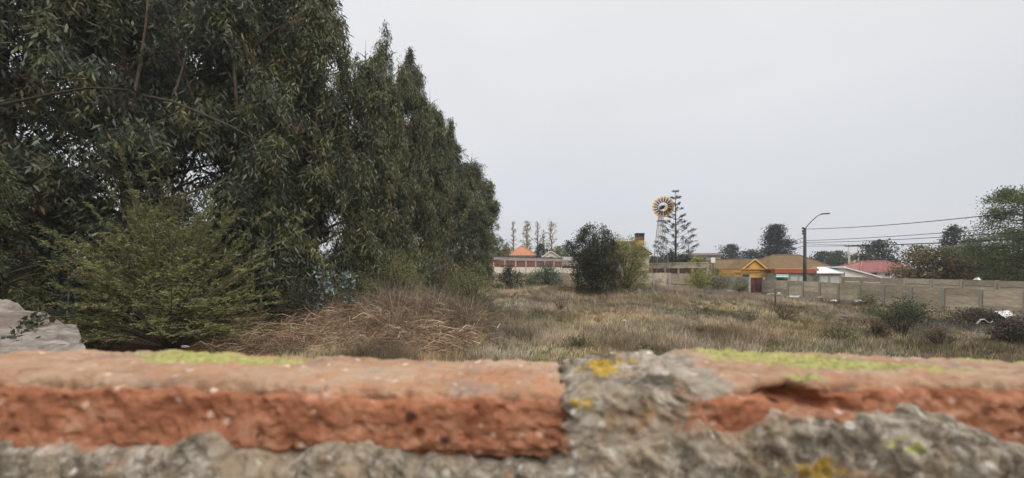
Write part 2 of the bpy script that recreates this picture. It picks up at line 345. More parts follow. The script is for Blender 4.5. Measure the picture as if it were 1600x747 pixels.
def near_brick(x0, x1, seed, fine=True, zb=EYE - .172, hole=None):
    res = .0021 if fine else .012
    z1 = EYE - .10
    Q, Fq, nrm = rough_box(x0, x1, DF, DB, zb, z1, res, .017, .006, 24, seed=seed, amp2=.004 if fine else 0, chip=.016 if fine else 0)
    u = np.clip((Q[:, 2] - zb) / (z1 - zb), 0, 1.2); Q[:, 2] += u * (top_z(Q[:, 0], Q[:, 1]) - z1)
    if hole:
        for hx, hz, rx, rz, dep in hole:
            g = np.exp(-(((Q[:, 0] - hx) / rx) ** 2 + ((Q[:, 2] - hz) / rz) ** 2)) * np.clip(1 - (Q[:, 1] - DF) / .05, 0, 1)
            Q[:, 1] += g * dep
    Q[:, 2] += moss_mask(Q[:, 0], Q[:, 1], Q[:, 2]) * smooth(.2, .7, nrm[:, 2]) * np.clip(fbm(Q * 120 + 7, 4, .65) - .25, 0, 1) * .007
    top = smooth(.35, .95, nrm[:, 2]); moss = moss_mask(Q[:, 0], Q[:, 1], Q[:, 2]) * smooth(.2, .7, nrm[:, 2])
    xx = Q[:, 0] * F / np.maximum(Q[:, 1], .2) + 800
    lich = .75 * np.exp(-(((xx - 905) / 28) ** 2 + ((Q[:, 2] - (EYE - .125)) / .012) ** 2))
    me = npmesh('brick', Q - np.array((0, .4, 0)), Fq, None, True, {'top': top, 'moss': moss, 'lichen': lich, 'smear': (np.exp(-np.maximum(0, Q[:, 0] - XR - .005) / .035) * (x0 > 0) * (Q[:, 0] > 0) * (x0 < .3) + .7 * np.exp(-np.maximum(0, XL - Q[:, 0]) / .02) * top * (x0 < 0) * (x0 > -.62)) * (.35 + .65 * top)})
    return link('brick', me, M['brick'], root)
XL, XR = PX(905, DF), PX(1098, DF)
near_brick(-.60, XL, 3)
near_brick(PX(1068, DF), .78, 8, hole=[(PX(1245, DF), EYE - .1165, .022, .0062, .036), (PX(1283, DF), EYE - .124, .016, .005, .02)])
for a, b_ in ((-1.25, -.63), (-1.9, -1.28), (.81, 1.43), (1.46, 2.08), (2.11, 2.73), (2.76, 3.38), (3.41, 4.03), (-2.55, -1.93), (-3.2, -2.58), (-3.85, -3.23)): near_brick(a, b_, a * 9, False)
for i in range(13): near_brick(-3.9 + i * .6, -3.33 + i * .6, i, False, EYE - .27)
for ob in root.children[-13:]:
    ob.location.z -= .105
def mortar_piece(Q, Fq, nrm, lich_f, smear=0):
    moss = .8 * np.exp(-(((Q[:, 0] - PX(1440, .33)) / .05) ** 2 + ((Q[:, 2] - PZ(690, .33)) / .012) ** 2)) * (fbm(Q * 60, 2) > .45)
    me = npmesh('mortar', Q - np.array((0, .4, 0)), Fq, None, True, {'top': nrm[:, 2], 'moss': moss, 'lichen': lich_f(Q), 'smear': np.zeros(len(Q)) + smear})
    return link('mortar', me, M['mortar'], root)
# head joint between the two bricks, slumped over the right-hand one
Q, Fq, nrm = rough_box(PX(880, .335), PX(1112, .335), .333, .472, EYE - .19, EYE - .095, .0021, .016, .008, 26, seed=5, amp2=.0065)
u = (EYE - .10 - Q[:, 2]) / .09; mid = PX(985, .33); Q[:, 0] += (fbm(np.stack([Q[:, 2] * 38, Q[:, 1] * 30, Q[:, 0] * 3], -1), 4, .6) - .5) * .05 * np.clip(np.abs(Q[:, 0] - mid) / .05, 0, 1); Q[:, 0] = mid + (Q[:, 0] - mid) * (.90 + .22 * np.clip(u, 0, 1.1)) + .004 * u
tz = np.interp(Q[:, 0] * F / np.maximum(Q[:, 1], .2) + 800, [880, 920, 980, 1040, 1100], [-.002, .004, .004, .002, .001]); Q[:, 2] += np.clip(1 - u, 0, 1) * (tz + top_z(Q[:, 0], Q[:, 1]) - (EYE - .100))
def blot(q, *spots):
    px_ = q[:, 0] * F / q[:, 1] + 800; py_ = HZ + (EYE - q[:, 2]) / q[:, 1] * F; m = 0
    for cx, cy, sx, sy, a in spots: m = np.maximum(m, a * np.exp(-((px_ - cx) / sx) ** 2 - ((py_ - cy) / sy) ** 2))
    return m
mortar_piece(Q, Fq, nrm, lambda q: blot(q, (948, 574, 46, 17, .98), (905, 630, 26, 14, .85), (952, 715, 18, 12, .75), (1010, 640, 16, 22, .45), (935, 600, 70, 24, .42)), .75 * smooth(.035, .062, np.abs(Q[:, 0] - mid)) * smooth(-.01, .03, EYE - .1 - Q[:, 2]))
# bed joint bulging out below the bricks, lumpy upper edge
bed_shift = 12
bx = [-300, 0, 60, 150, 250, 285, 315, 350, 400, 440, 480, 530, 585, 625, 640, 720, 745, 765, 790, 850, 890, 930, 960, 1100, 1140, 1180, 1220, 1290, 1330, 1385, 1440, 1500, 1560, 1600, 1900]
by = [690, 688, 690, 702, 694, 675, 668, 690, 706, 716, 690, 682, 690, 708, 716, 720, 735, 740, 722, 728, 702, 690, 700, 660, 690, 676, 656, 650, 660, 642, 640, 662, 684, 704, 700]
nxm, ntm = 620, 46; xm = np.linspace(-.62, .80, nxm); tt = np.linspace(0, 1, ntm)
X2, T2 = np.meshgrid(xm, tt, indexing='ij'); pxx = X2 * F / .328 + 800; zt = EYE - (np.interp(pxx, bx, by) + bed_shift * (pxx < 900) - HZ) / F * .328
zt += (fbm(np.stack([X2 * 70, X2 * 0 + 2, X2 * 0], -1).reshape(-1, 3), 4).reshape(X2.shape) - .5) * .011
Yp = np.interp(T2, [0, .12, .25, .5, .8, 1], [.352, .338, .329, .323, .326, .345]); Zp = zt + np.interp(T2, [0, .12, .25, .5, .8, 1], [.001, .0, -.008, -.035, -.085, -.14])
Q = np.stack([X2, Yp, Zp], -1).reshape(-1, 3); d1 = (fbm(Q * 30 + 70, 5, .62) - .5) * .026 + (fbm(Q * 120, 4, .65) - .5) * .018
Q[:, 1] -= d1 * np.interp(T2, [0, .1, .2, 1], [.1, .6, 1, 1]).ravel(); Q[:, 2] += d1 * .35
ii = np.arange(nxm * ntm).reshape(nxm, ntm); Fq = np.stack([ii[:-1, :-1], ii[:-1, 1:], ii[1:, 1:], ii[1:, :-1]], -1).reshape(-1, 4)
mortar_piece(Q, Fq, np.zeros_like(Q), lambda q: .8 * np.exp(-(((q[:, 0] - PX(1265, .33)) / .035) ** 2 + ((q[:, 2] - PZ(732, .33)) / .012) ** 2)), .62 * (1 - smooth(.08, .34, T2.ravel())) * fbm(np.stack([X2.ravel() * 14, X2.ravel() * 0, X2.ravel() * 0], -1), 2) * 1.6)
wc = MB()
for sx in (-.615, -1.265, .795, 1.445, 2.095, 2.745, 3.395, -1.915, -2.565, -3.215): wc.box(sx - .02, sx + .02, .347, .466, EYE - .3, EYE - .115)
wc.box(-3.95, 4.1, .349, .465, 0, EYE - .176)
V_ = wc.build('mortar', M['mortar'], root)

# ------------------------------------------------------------------ leaf and branch generators
def unit(v): return v / (np.linalg.norm(v, axis=-1, keepdims=True) + 1e-9)
def leaves(name, cen, d, Ln, Wd, col, mat, parent=None, cvar=.25, **kw):
    n = len(cen); d = unit(d); s = unit(np.cross(d, rng.normal(size=(n, 3)))); nv = np.cross(d, s)
    Ln = np.asarray(Ln).reshape(-1, 1) * np.ones((n, 1)); Wd = np.asarray(Wd).reshape(-1, 1) * np.ones((n, 1))
    m = cen + d * Ln * .42 + nv * Ln * .07
    V = np.stack([cen, m + s * Wd / 2, cen + d * Ln, m - s * Wd / 2], 1).reshape(-1, 3)
    Fq = np.arange(4 * n).reshape(n, 4)
    c = np.clip(col * (1 + rng.normal(0, cvar, (n, 1))), .004, .9)
    return link(name, npmesh(name, V, Fq, np.repeat(c, 4, 0)), mat, parent, **kw)
def colmix(n, cols, wts):
    return np.array(cols)[rng.choice(len(cols), n, p=np.array(wts) / sum(wts))]

EUC = [(.08, .092, .052), (.12, .13, .062), (.06, .074, .05), (.15, .142, .065), (.15, .11, .065)]
EUCO = [(.10, .112, .05), (.15, .155, .065), (.076, .09, .05), (.21, .195, .075), (.17, .12, .065)]
def euc_parts(parent, seed, H, Rm, nleaf, low=.05, tips=6, LL=.23, pal=EUC, shape=None, gate=.43):
    global rng
    keep = rng; rng = np.random.default_rng(seed)
    tr = MB(); tp = []
    bend = rng.normal(0, .035, 2)
    for k in range(9):
        t = k / 8; tp.append((bend[0] * H * sin(t * 3), bend[1] * H * sin(t * 2.6), t * H * .93))
    tp = np.array(tp); tr.tube(tp, [.012 * H * (1 - t * .93) + .012 for t in np.linspace(0, 1, 9)], 8)
    lb = MB(); nb = 46; starts = []
    prof = shape or (lambda t: np.interp(t, [0, .12, .3, .55, .8, 1], [.85, 1, 1, .8, .52, .22]))
    for i in range(nb):
        t = low + (.98 - low) * ((i + rng.random()) / nb) ** .9
        base = np.array([np.interp(t * 8, range(9), tp[:, a]) for a in range(3)])
        az = i * 2.4 + rng.normal(0, .4); L = Rm * prof(t) * rng.uniform(.65, 1.25); up = rng.uniform(.5, 1.3) * (1 - .3 * (t < .25))
        pts = []
        for q in np.linspace(0, 1, 6):
            r = L * (q ** .9); z = L * up * (q - .38 * q * q) ; pts.append(base + np.array((cos(az + .25 * q) * r, sin(az + .25 * q) * r, z)))
        lb.tube(pts, np.linspace(.02 + .02 * L, .008, 6), 5); starts.append(np.array(pts))
    nspray = int(nleaf / 34 * .95); which = rng.integers(0, nb, nspray); q = rng.beta(2.0, 1.2, nspray) * 5
    S = np.array(starts); i0 = np.minimum(q.astype(int), 4); fr = (q - i0)[:, None]
    o = S[which, i0] * (1 - fr) + S[which, i0 + 1] * fr + rng.normal(0, .20, (nspray, 3)) * Rm / 2
    # ascending leaders: each a ragged hanging column of foliage with its own tip
    K = tips; nt = int(nleaf / 34 * .6); ti = rng.integers(0, K, nt); ta = np.arange(K) * 2.4 + rng.uniform(0, 2, K); tr_ = np.concatenate([[.05], rng.uniform(.3, .95, K - 1)]) * Rm
    th = np.concatenate([[1.0], 1 - .16 * tr_[1:] / Rm - rng.uniform(0, .26, K - 1)]); t0 = rng.uniform(.35, .6, K)
    for a in range(K):
        bq = np.array([np.interp(t0[a] * 6, range(9), tp[:, c]) for c in range(3)]); e_ = np.array((tp[-1, 0] + cos(ta[a]) * tr_[a], tp[-1, 1] + sin(ta[a]) * tr_[a], H * th[a] * .97))
        lb.tube([bq + (e_ - bq) * np.array((1 - (1 - k) ** 2, 1 - (1 - k) ** 2, k)) for k in np.linspace(0, 1, 6)], np.linspace(.06, .008, 6), 5)
    zz = rng.random(nt); wid = (.06 + .5 * (1 - zz))
    kn = (vnoise(np.stack([ti * 7.3, zz * 9 + ti, ti * 3.1], -1)) - .35)
    ot = np.stack([tp[-1, 0] + np.cos(ta[ti]) * tr_[ti] * (.75 + .25 * zz) + rng.normal(0, 1, nt) * wid * .6, tp[-1, 1] + np.sin(ta[ti]) * tr_[ti] * (.75 + .25 * zz) + rng.normal(0, 1, nt) * wid * .6, H * (t0[ti] + (th[ti] - t0[ti]) * zz)], -1)
    ot = ot[kn > rng.normal(-.02, .08, nt)]
    o = np.concatenate([o, ot]); g_ = fbm(o * np.array((.75, .75, .5)) + seed * 3.7, 2); o = o[g_ > rng.normal(gate, .035, len(o))]; ns = len(o); nspray = ns
    hang = rng.uniform(.35, 1.25, ns); hang = np.minimum(hang, .45 + (H * 1.02 - o[:, 2]) * .5); drift = rng.normal(0, .22, (ns, 2))
    scol = colmix(ns, pal, (5, 4, 4, 1.3, .4)) * rng.uniform(.65, 1.35, (ns, 1)); tz_ = fbm(o * .45 + seed, 2)[:, None]; scol = scol * (.62 + .8 * tz_)
    per = 34; u = rng.random((ns, per)) 
    cen = o[:, None, :] + np.stack([drift[:, :1] * u, drift[:, 1:] * u, -hang[:, None] * u], -1) + rng.normal(0, .10, (ns, per, 3))
    d = np.stack([rng.normal(0, .5, (ns, per)), rng.normal(0, .5, (ns, per)), -np.ones((ns, per)) * rng.uniform(.35, 1.1, (ns, per))], -1)
    n = ns * per; cen = cen.reshape(-1, 3); cen[:, 2] = np.maximum(cen[:, 2], .25)
    tr.build('trunk', M['bark'], parent, local=True); lb.build('limb', M['bark'], parent, local=True)
    leaves('crown', cen, d.reshape(-1, 3), LL * rng.uniform(.6, 1.25, n), LL * .19 * rng.uniform(.7, 1.3, n), np.repeat(scol, per, 0), M['leaf'], parent, .22)
    rng = keep

def poly_branch(p0, dirv, L, droop, n=6, wob=.06):
    d = np.array(dirv, float); d /= np.linalg.norm(d); pts = [np.array(p0, float)]
    for k in range(n - 1):
        d = d + np.array((0, 0, -droop / n)) + rng.normal(0, wob, 3); d /= np.linalg.norm(d); pts.append(pts[-1] + d * L / (n - 1))
    return np.array(pts)
def along(pts, t):
    q = t * (len(pts) - 1); i = np.minimum(q.astype(int), len(pts) - 2); f = (q - i)[:, None]; return pts[i] * (1 - f) + pts[i + 1] * f
def bush(name, px, pyb, pyt, hw, Y, label, cat='shrub', cols=EUC[:3], wts=None, nleaf=5000, leaf=.12, asp=.35, nst=14, upright=.6, clump=.5, group=None, stemmat='twig', gapy=0, bare=0, deep=1.0, base_z=None, flat=0, fill=.35, boxy=False):
    """shrub from stems that fan out of the base, with leaf clumps along their outer parts"""
    x0 = PX(px, Y); zb = G(x0, Y) if base_z is None else base_z; H = max(.3, PZ(pyt, Y) - zb); Rr = hw / F * Y
    r = empty(name, (x0, Y, zb), label=label, cat=cat, group=group)
    st = MB(); brs = []
    for i in range(nst):
        az = i * 2.4 + rng.normal(0, .3); sp = rng.random() ** .6
        tip = np.array((cos(az) * Rr * sp, sin(az) * Rr * sp * deep, H * (1 - (.55 - .4 * flat) * sp ** 2) * rng.uniform(.72, 1.0)))
        b0 = np.array((cos(az) * Rr * .08, sin(az) * Rr * .08, 0)); pts = []
        for q in np.linspace(0, 1, 6):
            out_ = q ** (1 + upright); pts.append(np.array((b0[0] + (tip[0] - b0[0]) * out_, b0[1] + (tip[1] - b0[1]) * out_, tip[2] * q)) + rng.normal(0, .02 * H, 3) * (q > 0) * (q < 1))
        pts = np.array(pts); brs.append(pts); st.tube(pts, np.linspace(.012 * H + .006, .004 + .001 * H, 6), 5)
        for k in range(3):
            t0 = rng.uniform(.35, .85); p = along(pts, np.array([t0]))[0]; dv = rng.normal(0, 1, 3); dv[2] = abs(dv[2]) * .8 + .25; dv[1] *= deep
            bp = poly_branch(p, dv, rng.uniform(.25, .55) * Rr, .35, 5); bp[:, 2] = np.minimum(bp[:, 2], H * 1.02); brs.append(bp); st.tube(bp, np.linspace(.008 + .002 * H, .004, 5), 4)
    st.build('stem', M[stemmat], r, local=True)
    if nleaf:
        B = len(brs); w_ = np.array([len(b) == 6 for b in brs]) * .6 + .7; ncl = max(B * 3, nleaf // 26); bi = rng.choice(B, ncl, p=w_ / w_.sum())
        t = rng.beta(2.2, 1.1, ncl) * (1 - gapy) + gapy
        cc = np.stack([along(brs[b], np.array([tt_]))[0] for b, tt_ in zip(bi, t)])
        nf_ = int(ncl * fill * (1 - gapy)); fa = rng.uniform(0, 2 * pi, nf_); fe = np.arcsin(rng.random(nf_) ** 1.3); fr_ = rng.uniform(.7, 1.0, nf_) * (.85 + .3 * fbm(np.stack([fa * 1.6, fe * 2, fa * 0 + px], -1), 2)); 
        if nf_ and boxy:
            zq = rng.random(nf_) ** .9; tp_ = .70 + .34 * fbm(np.stack([np.cos(fa) * 2.2 + px, np.sin(fa) * 2.2, fa * 0], -1), 2); pr_ = np.interp(zq, [0, .25, .6, .85, 1], [.72, .95, 1, .85, .5])
            cc[:nf_] = np.stack([np.cos(fa) * Rr * fr_ * pr_, np.sin(fa) * Rr * fr_ * pr_ * deep, zq * H * tp_ * 1.02], -1)
        elif nf_: cc[:nf_] = np.stack([np.cos(fa) * np.cos(fe) * Rr * fr_, np.sin(fa) * np.cos(fe) * Rr * fr_ * deep, np.sin(fe) * H * .92 * fr_], -1)
        sz = clump * Rr * .35 * rng.uniform(.5, 1.2, ncl); per = max(4, nleaf // ncl)
        cen = cc[:, None, :] + rng.normal(0, 1, (ncl, per, 3)) * sz[:, None, None] * np.array((1, deep, .7)); n = ncl * per; cen = cen.reshape(-1, 3); cen[:, 2] = np.clip(cen[:, 2], .03, H * 1.06)
        ccol = colmix(ncl, cols, wts or [1] * len(cols)) * rng.uniform(.75, 1.3, (ncl, 1))
        d = rng.normal(0, 1, (n, 3)); d[:, 2] += .35
        leaves('foliage', cen, d, leaf * rng.uniform(.6, 1.3, n), leaf * asp * rng.uniform(.7, 1.3, n), np.repeat(ccol, per, 0), M['shrub'], r, .25)
    return r
def tree(name, px, pyt, hw, Y, label, kind='round', cols=EUC[:3], wts=None, nleaf=3000, leaf=.4, zb=None, trunk=.3, low=.25, group=None, asp=.5, gaps=.0, cl=1.0):
    x0 = PX(px, Y); zb = G(x0, Y) if zb is None else zb; H = PZ(pyt, Y) - zb; Rr = hw / F * Y
    r = empty(name, (x0, Y, zb), label=label, cat='tree', group=group)
    tm = MB(); tm.tube([(rng.normal(0, .04) * H * q * .4, 0, H * q * .96) for q in np.linspace(0, 1, 6)], np.linspace(trunk, trunk * .12, 6), 7); tm.build('trunk', M['bark'], r, local=True)
    lm_ = MB(); cc = []; sz = []
    prof = {'round': lambda t: math.sqrt(max(0, 1 - (2 * t - .95) ** 2)), 'cone': lambda t: 1 - .88 * t, 'column': lambda t: min(1, .55 + t) * (1 - t ** 4 * .7), 'wide': lambda t: min(1, .5 + 1.2 * t) * math.sqrt(max(0, 1 - max(0, t - .45) ** 2 / .34))}[kind]
    nb = {'round': 26, 'cone': 44, 'column': 26, 'wide': 40}[kind]
    for i in range(nb):
        t = (i + rng.random()) / nb; z = H * (low + (1 - low) * t * .98); az = i * 2.4 + rng.normal(0, .4); L = Rr * prof(t) * rng.uniform(.75, 1.12)
        rise = {'round': .35, 'cone': .05, 'column': 1.6, 'wide': .3}[kind] * L
        z0 = max(.15 * H, z - rise * .6) if kind != 'cone' else z
        pts = np.array([(cos(az) * L * q, sin(az) * L * q, z0 + (z - z0) * q ** .7 + rng.normal(0, .01 * H)) for q in np.linspace(0, 1, 5)]); pts[:, 2] = np.minimum(pts[:, 2], H * .99)
        lm_.tube(pts, np.linspace(trunk * .35, trunk * .06, 5), 5)
        for q in (np.linspace(.25, 1, 6) if kind == 'cone' else (.35, .6, .8, .95, 1.0)):
            if rng.random() < gaps: continue
            cc.append(along(pts, np.array([min(q, 1)]))[0] + rng.normal(0, .05, 3) * Rr); sz.append(Rr * (.10 if kind == 'cone' else .17) * cl * rng.uniform(.7, 1.3))
    lm_.build('limb', M['bark'], r, local=True)
    cc = np.array(cc); sz = np.array(sz); per = max(3, nleaf // len(cc)); n = per * len(cc)
    cen = (cc[:, None, :] + rng.normal(0, 1, (len(cc), per, 3)) * sz[:, None, None] * np.array((1, 1, .45 if kind == 'cone' else .75))).reshape(-1, 3); cen[:, 2] = np.clip(cen[:, 2], .1 * H, H * 1.02)
    ccol = colmix(len(cc), cols, wts or [1] * len(cols)) * rng.uniform(.7, 1.3, (len(cc), 1)); d = rng.normal(0, 1, (n, 3)); d[:, 2] += .3
    leaves('crown', cen, d, leaf * rng.uniform(.6, 1.3, n), leaf * asp * rng.uniform(.7, 1.3, n), np.repeat(ccol, per, 0), M['shrub'], r, .22)
    return r

# ------------------------------------------------------------------ eucalyptus row on the left
protos = []
for s in range(5):
    pr = empty('eucalyptus_tree'); euc_parts(pr, 40 + s, 16., 2.3, 92000 if s < 2 else 80000, tips=6 + s % 3, pal=EUC if s < 2 else EUCO, gate=(.515, .51, .495, .50, .485)[s], LL=.24 if s < 2 else .28); protos.append(pr)
used = set()
def euc(px, Y, pyt, wide, k, label, rz, group='eucalyptus trees in the tall row on the left', zb=None):
    x0 = PX(px, Y); zb = G(x0, Y) if zb is None else zb; h = (PZ(pyt, Y) - zb) / 16.
    if k in used: o = copy_tree(protos[k])
    else: o = protos[k]; used.add(k)
    o.location = (x0, Y, zb); o.rotation_euler = (0, 0, rz); o.scale = (h * wide, h * wide, h)
    tag(o, label, 'tree', group); return o
back = 'dark eucalyptus filling in behind the front line of tall eucalyptus trees'
E = [euc(95, 15.5, -330, 1.25, 0, 'tall leafy eucalyptus nearest the left edge of the photo, behind the feathery shrub', .3),
     euc(225, 17, -260, 1.15, 1, 'tall eucalyptus rising straight behind the top of the feathery green shrub', 1.9),
     euc(345, 18, -230, 1.1, 1, 'tall eucalyptus above the right side of the feathery green shrub', 4.0),
     euc(425, 19.5, -170, 1.05, 3, 'eucalyptus cut off by the top edge, above the silvery blue sapling', 2.2),
     euc(492, 21, -75, 1.0, 4, 'tall thin eucalyptus with airy top just touching the top edge of the photo', 5.1),
     euc(566, 23, 50, .84, 2, 'eucalyptus with a pointed olive top, just right of the one touching the top edge', 1.0),
     euc(606, 25, 34, .78, 3, 'eucalyptus with the highest slender tip of those standing clear against the sky', 3.3),
     euc(636, 27.5, 72, .8, 4, 'eucalyptus with a ragged top, fourth from the right end of the row', 5.6),
     euc(668, 31, 130, .82, 2, 'eucalyptus with rounded top, third from the right end of the row', .8),
     euc(708, 36, 200, 1.2, 4, 'broad eucalyptus second from the right end of the row', 2.9),
     euc(742, 42, 230, 1.3, 2, 'last tall eucalyptus at the right end of the row, bulging over the bushes', 4.4),
     euc(752, 46, 268, 1.4, 3, 'low eucalyptus crown at the very end of the row beside the far wall', .2)]
for i, (px, Y, pt) in enumerate(((285, 24, -60), (470, 27, 20), (590, 33, 120), (640, 38, 165), (690, 44, 225), (30, 20, 215))):
    E.append(euc(px, Y, pt, 1.05, (0, 1, 4, 2, 3, 0)[i], back, 1.3 * i))
E.append(euc(-45, 11.5, 205, 1.3, 2, 'low young eucalyptus on the far left beside the sloping slab', 2.6))
# long bare bough that crosses the upper left
for o_, ps in ((E[0], [(-60, 178, 12.6), (20, 160, 12.6), (80, 147, 12.7), (140, 137, 12.8), (200, 140, 13)]), (E[1], [(225, 150, 13.6), (268, 158, 13.4), (320, 180, 13.3), (360, 197, 13.2), (405, 222, 13.1)])):
    b = MB().tube([P(*q) for q in ps], [.05, .048, .042, .034, .022], 7)
    V = np.array(b.v); mwl = np.array(o_.location); V = V - mwl; c_, s_ = cos(-o_.rotation_euler[2]), sin(-o_.rotation_euler[2])
    V = np.stack([V[:, 0] * c_ - V[:, 1] * s_, V[:, 0] * s_ + V[:, 1] * c_, V[:, 2]], -1) / np.array(o_.scale); b.v = [tuple(v) for v in V]
    b.build('bough', M['darkbark'], o_, local=True)

# ------------------------------------------------------------------ feathery green shrub
def feathery(px, Y, pyt, hw, label, nbr=260):
    x0 = PX(px, Y); zb = G(x0, Y); H = PZ(pyt, Y) - zb; Rr = hw / F * Y
    r = empty('feathery_shrub', (x0, Y, zb), label=label, cat='shrub'); st = MB(); C_, D_, K_ = [], [], []
    tips = [(.12, .26, .032), (.115, .135, .04), (.065, .085, .026), (.045, .06, .02)]
    for i in range(nbr):
        az = rng.uniform(0, 2 * pi); el = rng.uniform(.05, 1.35); L = rng.uniform(.62, 1.0) * (rng.uniform(1.12, 1.38) if rng.random() < .22 else 1)
        tip = np.array((cos(az) * cos(el) * Rr, sin(az) * cos(el) * Rr * .8, .12 * H + sin(el) * H * .88)) * L
        if rng.random() < .1: tip[2] *= 1.12
        mid = tip * np.array((.4, .4, .68)) + rng.normal(0, .2, 3)
        q = np.linspace(0, 1, 9)[:, None]; pts = 2 * q * (1 - q) * mid + q * q * tip + np.array((0, 0, -.0)) ; pts[:, 2] -= .35 * q[:, 0] ** 3 * (1.2 - sin(el)); pts[:, 2] = np.maximum(pts[:, 2], .05)
        st.tube(pts, np.linspace(.03, .006, 9), 4)
        ntw = 24
        for k in range(ntw):
            t0 = rng.uniform(.35, 1) ** .8; p = along(pts, np.array([t0]))[0]; ax = tip / np.linalg.norm(tip); sd_ = np.cross(ax, (0, 0, 1)); sd_ = sd_ / (np.linalg.norm(sd_) + 1e-6) * (1 if k % 2 else -1)
            dv = ax * .8 + sd_ * rng.uniform(.3, 1) + rng.normal(0, .25, 3); dv[2] += .28; dv /= np.linalg.norm(dv); l = rng.uniform(.3, .85) * (1.3 - .85 * t0)
            nl = 16; u = np.linspace(.05, 1, nl)[:, None]; c = p + dv * l * u + np.array((0, 0, -.12)) * u * u
            side = np.cross(dv, (0, 0, 1)); side /= np.linalg.norm(side) + 1e-6; sg = np.where(np.arange(nl) % 2, 1, -1)[:, None]
            C_.append(c); D_.append(side * sg + dv * .6 + rng.normal(0, .2, (nl, 3))); K_.append(np.tile(np.array(tips[rng.choice(4, p=(.22, .4, .25, .13))]) [None] if False else np.array([(.265, .28, .105), (.19, .205, .075), (.12, .135, .052), (.235, .205, .105)][rng.choice(4)])[None] * rng.uniform(.75, 1.25), (nl, 1)))
    st.build('stem', M['twig'], r, local=True)
    cen = np.concatenate(C_); leaves('foliage', cen, np.concatenate(D_), (.075 if nbr > 100 else .085) * rng.uniform(.7, 1.3, len(cen)), .025, np.concatenate(K_), M['shrub'], r, .2)
feathery(265, 14.2, 272, 185, 'large feathery light green shrub with arching sprays in front of the eucalyptus')
feathery(150, 13.6, 430, 55, 'low dark feathery shrub leaning over the sloping concrete slab', 60)

# ------------------------------------------------------------------ sloping slab at the left
def slab():
    A, B, Cc, D = P(-190, 415, 7.6), P(122, 508, 5.4), P(132, 575, 3.4), P(-500, 575, 3.6)
    n = 90; V = []; 
    for i in range(n + 1):
        for j in range(n + 1):
            u, v = i / n, j / n; V.append(A * (1 - u) * (1 - v) + B * u * (1 - v) + Cc * u * v + D * (1 - u) * v)
    V = np.array(V); V[:, 2] += (fbm(V * 2.2, 5) - .5) * .22 + (fbm(V * 9, 3) - .5) * .07; V[:, 0] += (fbm(V * 3 + 5, 3) - .5) * .12; ii = np.arange((n + 1) ** 2).reshape(n + 1, n + 1)
    Fq = [tuple(q) for q in np.stack([ii[:-1, :-1], ii[:-1, 1:], ii[1:, 1:], ii[1:, :-1]], -1).reshape(-1, 4)[:, ::-1]]
    m = MB(); m.add(V, Fq, 0, True); rim = list(ii[:, 0]) + list(ii[-1, 1:]) + list(ii[-2::-1, -1]) + list(ii[0, -2:0:-1])
    top = V[rim]; bot = top.copy(); bot[:, 2] = -.2; k = len(rim)
    m.add(np.concatenate([top, bot]), [(i, (i + 1) % k, (i + 1) % k + k, i + k) for i in range(k)])
    m.build('concrete_slab', M['slab'], origin=P(0, 500, 5.5) * np.array((1, 1, 0)), label='sloping rough grey brown concrete slab at the lower left with a vine creeping on it', cat='slab')
    o = P(60, 530, 4.9); st = MB(); cs = []
    path = [P(112, 500, 5.3), P(75, 502, 5.2), P(50, 513, 4.95), P(36, 525, 4.6), P(32, 545, 4.2)]
    for p in path: p[2] += .05
    st.tube(path, .008, 4); r = empty('creeping_vine', path[0], label='small dark creeper trailing down the sloping grey slab', cat='vine'); st.build('stem', M['twig'], r)
    t = rng.random(170); c = along(np.array(path), t) + rng.normal(0, .05, (170, 3)) + np.array((0, 0, .03)); leaves('foliage', c - wl(r), rng.normal(0, 1, (170, 3)), .07, .04, colmix(170, [(.05, .06, .03), (.03, .035, .02)], (1, 1)), M['shrub'], r)
slab()

# ------------------------------------------------------------------ litter heap of dead branches and dry stalks below the gums
def sticks(name, n, xf, cols, wts, Lr, Wr, mode, **kw):
    x, y = xf(n); n = len(x); z = ground(x, y); L = rng.uniform(*Lr, n)[:, None]; W = rng.uniform(*Wr, n)[:, None]
    az = rng.uniform(0, 2 * pi, n)
    if mode == 'lie': el = rng.normal(.12, .22, n); cl_ = fbm(np.stack([x * 1.3, y * 1.3, x * 0 + 77], -1), 3); z = z + rng.random(n) ** 2 * .9 * smooth(.4, .62, cl_) + .03
    else: el = rng.uniform(.25, 1.45, n)
    d = np.stack([np.cos(az) * np.cos(el), np.sin(az) * np.cos(el), np.sin(el)], -1); p = np.stack([x, y, z], -1)
    s = unit(np.cross(d, rng.normal(size=(n, 3)))) * W / 2
    m = p + d * L * .5 + np.array((0, 0, 1)) * L * rng.uniform(-.06, .10, (n, 1)); tp = p + d * L + np.array((0, 0, -1)) * L * rng.uniform(0, .45, (n, 1))
    V = np.stack([p - s, p + s, m + s, m - s, tp], 1).reshape(-1, 3); b = np.arange(n)[:, None] * 5
    T = np.concatenate([b + np.array((0, 1, 2)), b + np.array((0, 2, 3)), b + np.array((3, 2, 4))], 0)
    c = colmix(n, cols, wts) * rng.uniform(.6, 1.35, (n, 1)) * (.5 + fbm(np.stack([x * .9, y * .9, x * 0 + 51], -1), 3))[:, None]; return link(name, npmesh(name, V, T, np.repeat(c, 5, 0)), M['dry'], kind='stuff', **kw)  # patch noise darkens stick colours, painting in shaded hollows of the heap
def heap(n):
    x = rng.uniform(-11, 0, n * 3); y = rng.uniform(13, 24, n * 3); k = rng.random(n * 3) < lit_mask(x, y) * 1.1; return x[k][:n], y[k][:n]
sticks('dead_branches', 24000, heap, [(.35, .225, .125), (.26, .175, .11), (.45, .33, .21), (.14, .105, .078), (.47, .39, .28)], (3, 3, 2, 2.5, 1.6), (.2, 1.1), (.010, .026), 'lie', label='tangle of dead rust coloured branches and leaf litter under the eucalyptus', cat='branches')
